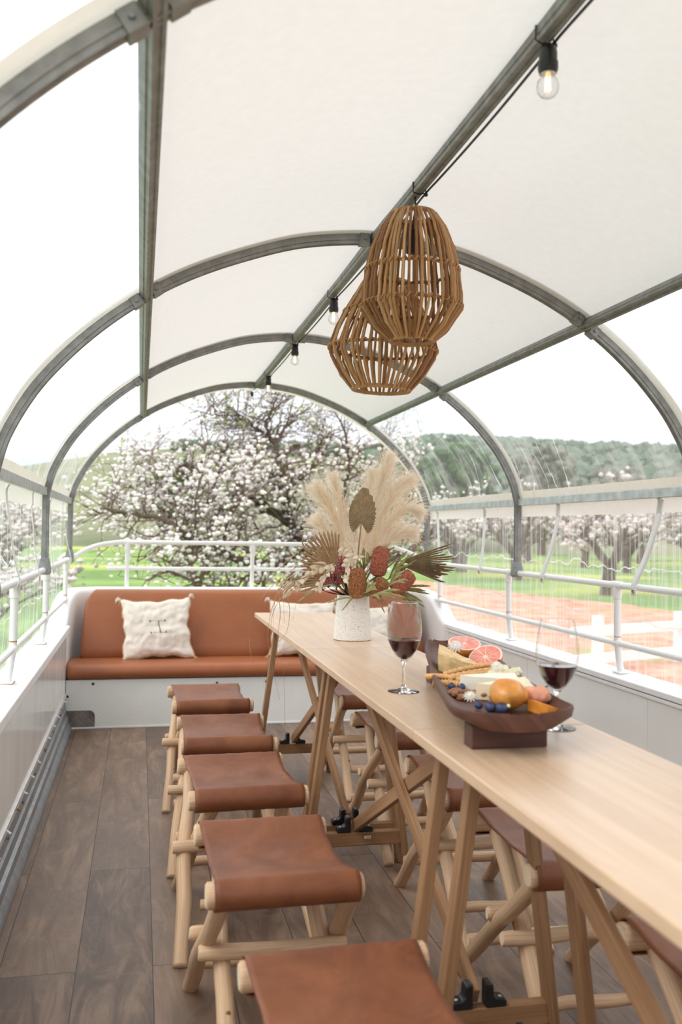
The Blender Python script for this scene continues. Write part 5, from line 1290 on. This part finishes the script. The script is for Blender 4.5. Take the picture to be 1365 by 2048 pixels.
def strands(label, paths, Y, mat='strand', w_=.0028):
    c0 = at(*paths[0][0][:2], Y); t = thing('dried_grass_blade', label, 'dried grass', tuple(c0), DG)
    for pth in paths:
        P = crom([at(u, v, Y+(z[0] if z else 0)) for u, v, *z in pth], 8); N = len(P)
        mb = MB(); mb.ribbon(P, [1.5*w_*(1-.7*(i/(N-1))**1.5) for i in range(N)], side=(1, -.3, .2), twist=rq.uniform(.5, 2.5)); rel(mb, c0).build('blade', mat, t, mods=[('SOLIDIFY', dict(thickness=.0005))])
strands('arching brown grass blade sweeping out to the table corner and down', [[(662, 1118), (636, 1078), (600, 1100), (552, 1145), (531, 1180)]], 3.48, w_=.0042)
strands('curled upright brown grass blade at the left edge of the bouquet', [[(655, 1150), (612, 1100), (606, 1072), (622, 1050)]], 3.50, w_=.0065)
strands('long brown grass blade bending left then hanging', [[(650, 1130), (608, 1128), (560, 1158), (520, 1200), (502, 1232), (500, 1290), (506, 1325)]], 3.44, w_=.0048)
strands('pair of fine straw strands dangling past the table corner', [[(590, 1150), (556, 1190), (540, 1235), (537, 1290), (548, 1345), (560, 1400)], [(592, 1148), (562, 1168), (549, 1210), (546, 1260), (536, 1320), (541, 1362)]], 3.40, w_=.0022)
strands('loose bunch of straw strands hanging in front of the far table edge', [[(590, 1160), (570, 1185), (548, 1222), (543, 1262), (560, 1300), (568, 1350), (570, 1410), (570, 1460)], [(600, 1165), (577, 1190), (580, 1222), (574, 1262), (556, 1286)], [(596, 1162), (571, 1186), (568, 1215), (569, 1246)]], 3.42, w_=.0020)
strands('straw strands hanging under the cream sprig', [[(612, 1160), (597, 1185), (592, 1210), (586, 1240)], [(616, 1165), (610, 1182), (612, 1212)], [(584, 1150), (560, 1180), (561, 1230), (556, 1270), (555, 1330)]], 3.45, w_=.0022)
strands('reddish twisted grass blade in front of the lower palm fan', [[(690, 1140), (640, 1148), (590, 1162), (556, 1180), (540, 1196)]], 3.43, w_=.0050)

# ================================================================== WINE GLASSES
def wineglass(label, x, y, fill):
    t = thing('wine_glass', label, 'wine glass', (x, y, TZ))
    foot = [(0, .0), (.0405, .0005), (.0425, .0012), (.040, .0022), (.020, .005), (.0075, .011), (.0042, .020), (.0036, .040), (.0036, .062), (.0048, .074), (.010, .083), (.0086, .0855), (0, .0845)]
    bowl = [(.0098, .083), (.022, .0945), (.034, .112), (.0425, .132), (.0468, .152), (.0475, .168), (.0460, .188), (.0425, .210), (.0385, .231), (.0362, .240)]
    MB().lathe(foot, (0, 0, 0), 48).build('stem', 'solid_glass', t)
    MB().lathe(bowl, (0, 0, 0), 48).build('bowl', 'clear_glass', t)
    MB().tube([(.0362*cos(a), .0362*sin(a), .240) for a in [2*PI*i/48 for i in range(48)]], .0007, 6, closed=True, cap=False).build('rim', 'solid_glass', t)
    zz = .0866; wi = [(0, .0862), (.0085, .0873), (.0206, .0963), (.0326, .1125), (.0411, .1323), (.0447, fill), (.0440, fill+.0006), (0, fill)]
    MB().lathe(wi, (0, 0, 0), 40).build('wine', 'red_wine', t)
wineglass('glass of red wine left of the board, closer to the vase', -.092, 2.415, .139)
wineglass('glass of red wine right of the board, against the side wall', .118, 1.920, .139)

# ================================================================== FOOD BOARD
BZ = .855
bt = thing('serving_board', 'dark barrel-stave serving tray on block feet holding cheese and fruit', 'serving board', (-.02, 2.2, TZ)); L = (-.02, 2.2, TZ)
# outline stations: (y, x_left, x_right, lift)
ST_ = [(1.665, -.100, -.035, .006), (1.70, -.150, .030, .004), (1.755, -.172, .078, .002), (1.83, -.166, .088, .0), (1.95, -.140, .103, .0), (2.10, -.108, .126, .0), (2.30, -.055, .165, .0), (2.50, .0, .205, .002), (2.65, .040, .222, .006), (2.76, .078, .215, .012), (2.80, .105, .19, .014)]
ST_ = [(-p[1], p) for p in ST_] and ST_
Q1 = crom([(y, a, 0) for y, a, b, l in ST_], 4); Q2 = crom([(y, b, l) for y, a, b, l in ST_], 4)
rows = []
for q1, q2 in zip(Q1, Q2):
    y, a = q1.x, q1.y; b, l = q2.y, q2.z; n_ = .016
    w_ = b-a; cc = (a+b)/2; e_ = min(1, w_/.12)
    def X(f): return cc+(w_/2)*f
    z0 = BZ+l
    rim = .036
    k = 1-min(1, min(y-1.665, 2.80-y)/.03)
    fl = .012+.020*k
    sec = [(X(-.72), z0+.0), (X(-.97), z0+.016), (X(-1), z0+rim-.006), (X(-.985), z0+rim), (X(-.93), z0+rim), (X(-.88), z0+rim-.006), (X(-.72), z0+fl+.004), (X(-.4), z0+fl), (X(0), z0+fl-.001), (X(.4), z0+fl), (X(.72), z0+fl+.004), (X(.88), z0+rim-.006), (X(.93), z0+rim), (X(.985), z0+rim), (X(1), z0+rim-.006), (X(.97), z0+.016), (X(.72), z0)]
    rows.append([(x, y, z) for x, z in sec])
mb = MB(); n = len(rows[0]); vs = [p for r in rows for p in r]
fs = [(i*n+j, i*n+(j+1) % n, (i+1)*n+(j+1) % n, (i+1)*n+j) for i in range(len(rows)-1) for j in range(n)]
fs += [tuple(range(n-1, -1, -1)), tuple((len(rows)-1)*n+j for j in range(n))]
fs = [f[::-1] for f in fs]
mb.add(vs, fs, [[(vs[k][1], vs[k][0]+vs[k][2]) for k in f] for f in fs]); rel(mb, L).build('tray', 'barrel_stave', bt, mods=[('BEVEL', dict(width=.002, segments=2, limit_method='ANGLE'))])
for (x0, x1, y0, y1) in ((-.142, .018, 1.750, 1.80), (.02, .165, 2.52, 2.57)):
    mb = MB(); mb.box((x0, y0, TZ), (x1, y1, BZ+.002), ax=0); rel(mb, L).build('foot_block', 'barrel_stave', bt, smooth=False, mods=[bev(.002)])
FZ = BZ+.013
CB = 'food on the serving board'
def citrus(label, c, r, nrm):
    c = V(c); q = V(nrm).normalized().to_track_quat('Z', 'Y').to_matrix(); t = thing('grapefruit_half', label, 'fruit', tuple(c))
    prof = [(r*cos(a), r*sin(a)) for a in [-PI/2+(PI/2)*i/12 for i in range(13)]]
    MB().lathe([(p[0], p[1]) for p in prof]+[(r*.985, .0015)], (0, 0, 0), 36, M=q).build('peel', 'citrus_peel', t)
    MB().lathe([(r*.985, .0015), (r*.93, .0022), (0, .0012)], (0, 0, 0), 36, M=q).build('pith', 'citrus_pith', t)
    for k in range(10):
        a0 = 2*PI*k/10+.03; a1 = 2*PI*(k+1)/10-.03; mb = MB(); vs = []; N = 8
        pts = [(r*.13, (a0+a1)/2)]+[(r*.875, a0+(a1-a0)*i/N) for i in range(N+1)]
        vs = [q @ V((p*cos(a), p*sin(a), .0030 if i == 0 else .0034)) for i, (p, a) in enumerate(pts)]+[q @ V((p*cos(a)*1.01, p*sin(a)*1.01, .0005)) for p, a in pts]
        n = len(pts); mb.add(vs, [tuple(range(n))]+[(i, n+i, n+(i+1) % n, (i+1) % n) for i in range(n)]); mb.build('segment', 'citrus_flesh', t, smooth=False)
citrus('pink grapefruit half at the far end of the board, standing higher', (.168, 2.66, FZ+.040), .050, (-.05, -.30, .95))
citrus('pink grapefruit half tilted towards the viewer in front of the other', (.158, 2.46, FZ+.026), .049, (-.42, -.42, .80))
def food(name, label, cat, c, fn, mat, group=None, **kw):
    t = thing(name, label, cat, tuple(c), group); mb = MB(); fn(mb); rel(mb, c).build(kw.get('part', name+'_body'), mat, t, auto=kw.get('auto', True), smooth=kw.get('smooth', True)); return t
def single(name, label, cat, c, fn, mat, group=None, smooth=True, auto=True):
    mb = MB(); fn(mb); o = rel(mb, c).build(name, mat, None, smooth=smooth, auto=auto); o.location = c; return tag(o, label, cat, group)
def rough(mb, amp, fr, seed=0):
    mb.v = [tuple(V(p)+mnoise.noise_vector(V(p)*fr+V((seed, 0, 0)))*amp) for p in mb.v]
# hard cheese wedge: subdivided prism
def wedge(mb, pts, z0, zt, n=10):
    """pts: triangle corners (x,y); zt: heights at the corners"""
    A, B, C = pts
    def top(a, b):
        p = V((A[0], A[1], zt[0]))*(1-a)+(V((B[0], B[1], zt[1]))*(1-b)+V((C[0], C[1], zt[2]))*b)*a; return p
    mb.grid(lambda a, b: top(a, b), n, n, flip=True)
    for (P_, za), (Q_, zb) in (((A, zt[0]), (B, zt[1])), ((B, zt[1]), (C, zt[2])), ((C, zt[2]), (A, zt[0]))):
        mb.grid(lambda a, b: V((P_[0]+(Q_[0]-P_[0])*a, P_[1]+(Q_[1]-P_[1])*a, z0+(za+(zb-za)*a-z0)*b)), n, 5, flip=True)
def w1(mb): wedge(mb, [(.120, 2.32), (-.010, 2.37), (.035, 2.50)], FZ, [FZ+.012, FZ+.050, FZ+.058]); rough(mb, .003, 60)
single('cheese_wedge', 'golden crumbly hard cheese wedge at the far left of the board', 'cheese', V((.05, 2.42, FZ)), w1, 'hard_cheese')
def stick(label, a, b, r=.0065, bump_=True):
    a, b = V(a), V(b); n = 46; P = [a.lerp(b, i/n)+V((0, 0, .004*sin(i/n*PI))) for i in range(n+1)]
    R_ = [r*(1+(.16*sin(i*1.45) if bump_ else .03*sin(i)))*(1 if 0 < i < n else .6) for i in range(n+1)]
    mb = MB(); mb.tube(P, R_, 10); c = (a+b)/2; o = rel(mb, c).build('breadstick', 'breadstick', None); o.location = c; tag(o, label, 'breadstick', 'twisted breadsticks across the board')
z_ = FZ+.050
stick('plain straight breadstick sticking out past the left rim', at(850, 1353, 2.20), at(925, 1360, 2.17), .0068, False)
stick('twisted breadstick, highest and farthest of the heap', at(888, 1349, 2.21), at(996, 1328, 2.27))
stick('twisted breadstick second from the top of the heap', at(893, 1356, 2.18), at(1008, 1338, 2.24))
stick('twisted breadstick in the front of the heap', at(915, 1360, 2.14), at(1000, 1344, 2.21))
stick('twisted breadstick under the others, crossing to the right', at(900, 1358, 2.165), at(975, 1347, 2.22))
stick('short thick breadstick end lying low at the left rim', at(866, 1368, 2.17), at(930, 1372, 2.13), .0088)
stick('short breadstick lying low behind the one at the left rim', at(872, 1362, 2.20), at(935, 1366, 2.18), .0078)
def brie(mb): wedge(mb, [(-.045, 2.10), (.105, 2.14), (.078, 2.03)], FZ, [FZ+.034, FZ+.038, FZ+.032]); rough(mb, .0015, 40)
single('soft_cheese', 'white soft cheese wedge in the middle of the board', 'cheese', V((.04, 2.09, FZ)), brie, 'soft_cheese')
def but(mb): wedge(mb, [(-.050, 1.975), (.085, 2.02), (.065, 1.92)], FZ, [FZ+.036, FZ+.042, FZ+.036]); rough(mb, .0015, 40)
single('butter_cheese', 'pale yellow cheese piece behind the orange poached fruit', 'cheese', V((.03, 1.97, FZ)), but, 'butter_cheese')
def lump(mb, c, r, sq, amp, fr, sub=3, M=None):
    k = len(mb.v); mb.ico(c, r, sq, 0, sub=sub, M=M)
    mb.v[k:] = [tuple(V(p)+(V(p)-V(c)).normalized()*mnoise.noise(V(p)*fr)*amp) for p in mb.v[k:]]
c = V((-.030, 1.845, FZ+.034)); t = thing('poached_pear', 'glossy orange poached fruit lump at the near end of the board', 'fruit', tuple(c))
mb = MB(); lump(mb, c, .037, (1.08, 1, .88), .005, 26); rel(mb, c).build('fruit_flesh', 'poached_fruit', t)
mb = MB(); lump(mb, c+V((.028, .015, -.006)), .026, (1, 1, .85), .004, 40); rel(mb, c).build('fruit_lobe', 'poached_fruit', t)
mb = MB(); mb.ico(c+V((-.012, -.036, -.018)), .0045, sub=1); rel(mb, c).build('calyx', 'butter_cheese', t)
def apr(mb): wedge(mb, [(.078, 1.80), (.010, 1.83), (.030, 1.775)], FZ, [FZ+.006, FZ+.026, FZ+.022], 8); rough(mb, .002, 50)
single('apricot_wedge', 'bright orange fruit wedge right of the poached fruit', 'fruit', V((.04, 1.80, FZ)), apr, 'apricot')
def ham(mb): lump(mb, V((.045, 1.865, FZ+.024)), .026, (1.2, 1, .85), .008, 55)
single('cured_ham', 'folded pinkish slice between the orange fruit and the knife', 'ham', V((.045, 1.865, FZ)), ham, 'ham')
rg = random.Random(9)
BB = [(-.075, 1.825, .011, 'in front of the poached fruit, left one'), (-.058, 1.808, .012, 'in front of the poached fruit, right one'), (-.070, 1.845, .010, 'behind the pair beside the poached fruit'), (-.088, 1.86, .009, 'farther left among the nuts'), (-.065, 2.10, .009, 'under the low breadstick ends, left'), (-.045, 2.085, .009, 'under the low breadstick ends, right')]
for x, y, r, lb in BB:
    c = V((x, y, FZ+r)); t = thing('blueberry', 'dark blueberry '+lb, 'berry', tuple(c), 'blueberries on the board'); mb = MB(); mb.ico((0, 0, 0), r, (1, 1, .92), 0, sub=2); mb.build('berry', 'blueberry', t)
    mb = MB(); mb.lathe([(r*.40, r*.80), (r*.45, r*.93), (r*.30, r*.86), (0, r*.8)], (0, 0, 0), 8); mb.build('crown', 'blueberry', t)
NT = []
for i in range(26):
    if i < 12: x, y = -.085+rg.uniform(-.02, .055), 1.985+rg.uniform(-.04, .04)
    elif i < 20: x, y = -.045+rg.uniform(-.02, .035), 1.90+rg.uniform(-.03, .03)
    else: x, y = .105+rg.uniform(-.02, .02), 2.60+rg.uniform(-.03, .03)
    zz = FZ+.006+rg.uniform(0, .012); c = V((x, y, zz)); M_ = Matrix.Rotation(rg.uniform(0, 3.1), 3, 'Z') @ Matrix.Rotation(rg.uniform(-.5, .5), 3, 'X')
    where = 'left of the soft cheese' if i < 12 else ('beside the blueberries' if i < 20 else 'at the grapefruit end')
    def fn(mb): lump(mb, c, .0105, (1.5, .8, .7), .003, 160, 2, M_)
    single('candied_nut', 'brown candied nut in the heap '+where, 'nut', c, fn, 'nut', 'candied nuts '+where)
for i in range(7):
    c = V((.085+rg.uniform(-.035, .035), 2.165+rg.uniform(-.045, .05), FZ+.022+rg.uniform(0, .018)))
    def fn(mb): lump(mb, c, .016, (1.1, 1, .8), .007, 90, 2)
    single('nougat_chunk', 'pale greenish crumbly chunk in the heap right of the breadsticks', 'sweet', c, fn, 'pale_nougat', 'pale crumbly chunks right of the breadsticks')
def daisy(label, c, r, up):
    c = V(c); q = V(up).normalized().to_track_quat('Z', 'Y').to_matrix(); t = thing('white_flower', label, 'flower', tuple(c))
    for ring in range(2):
        for k in range(13):
            a = 2*PI*k/13+ring*.2; d = q @ V((cos(a), sin(a), .35+ring*.5)); mb = MB(); leafshape(mb, V((0, 0, 0)), d, q @ V((0, 0, 1)), r*(1-.2*ring), r*.30, .3); mb.build('petal', 'ruscus' if False else 'white_band', t)
    mb = MB(); mb.ico(q @ V((0, 0, .004)), .005, sub=1); mb.build('flower_centre', 'butter_cheese', t)
daisy('small white many-petalled flower in front of the grapefruit halves', (.075, 2.475, FZ+.054), .024, (-.3, -.6, .8))
daisy('small white flower among the nuts near the left rim of the board', (-.092, 1.90, FZ+.020), .017, (-.2, -.5, .8))
daisy('tiny white flower on the crumbly chunks', (.055, 2.12, FZ+.052), .016, (-.3, -.5, .8))
# knife
a_ = at(1042, 1403, 1.95); b2 = at(1096, 1372, 2.10); c = (a_+b2)/2
t = thing('cheese_knife', 'thin dark cheese knife leaning out over the right rim of the board', 'knife', tuple(c))
mb = MB(); mb.tube([a_.lerp(b2, .35), a_.lerp(b2, .7), b2], [.0022, .0025, .0028], 8); rel(mb, c).build('handle', 'dark_metal', t)
mb = MB(); mb.ribbon([a_, a_.lerp(b2, .2), a_.lerp(b2, .36)], [.010, .012, .005], side=(0, .3, 1)); rel(mb, c).build('blade', 'aluminium', t, mods=[('SOLIDIFY', dict(thickness=.0012))])
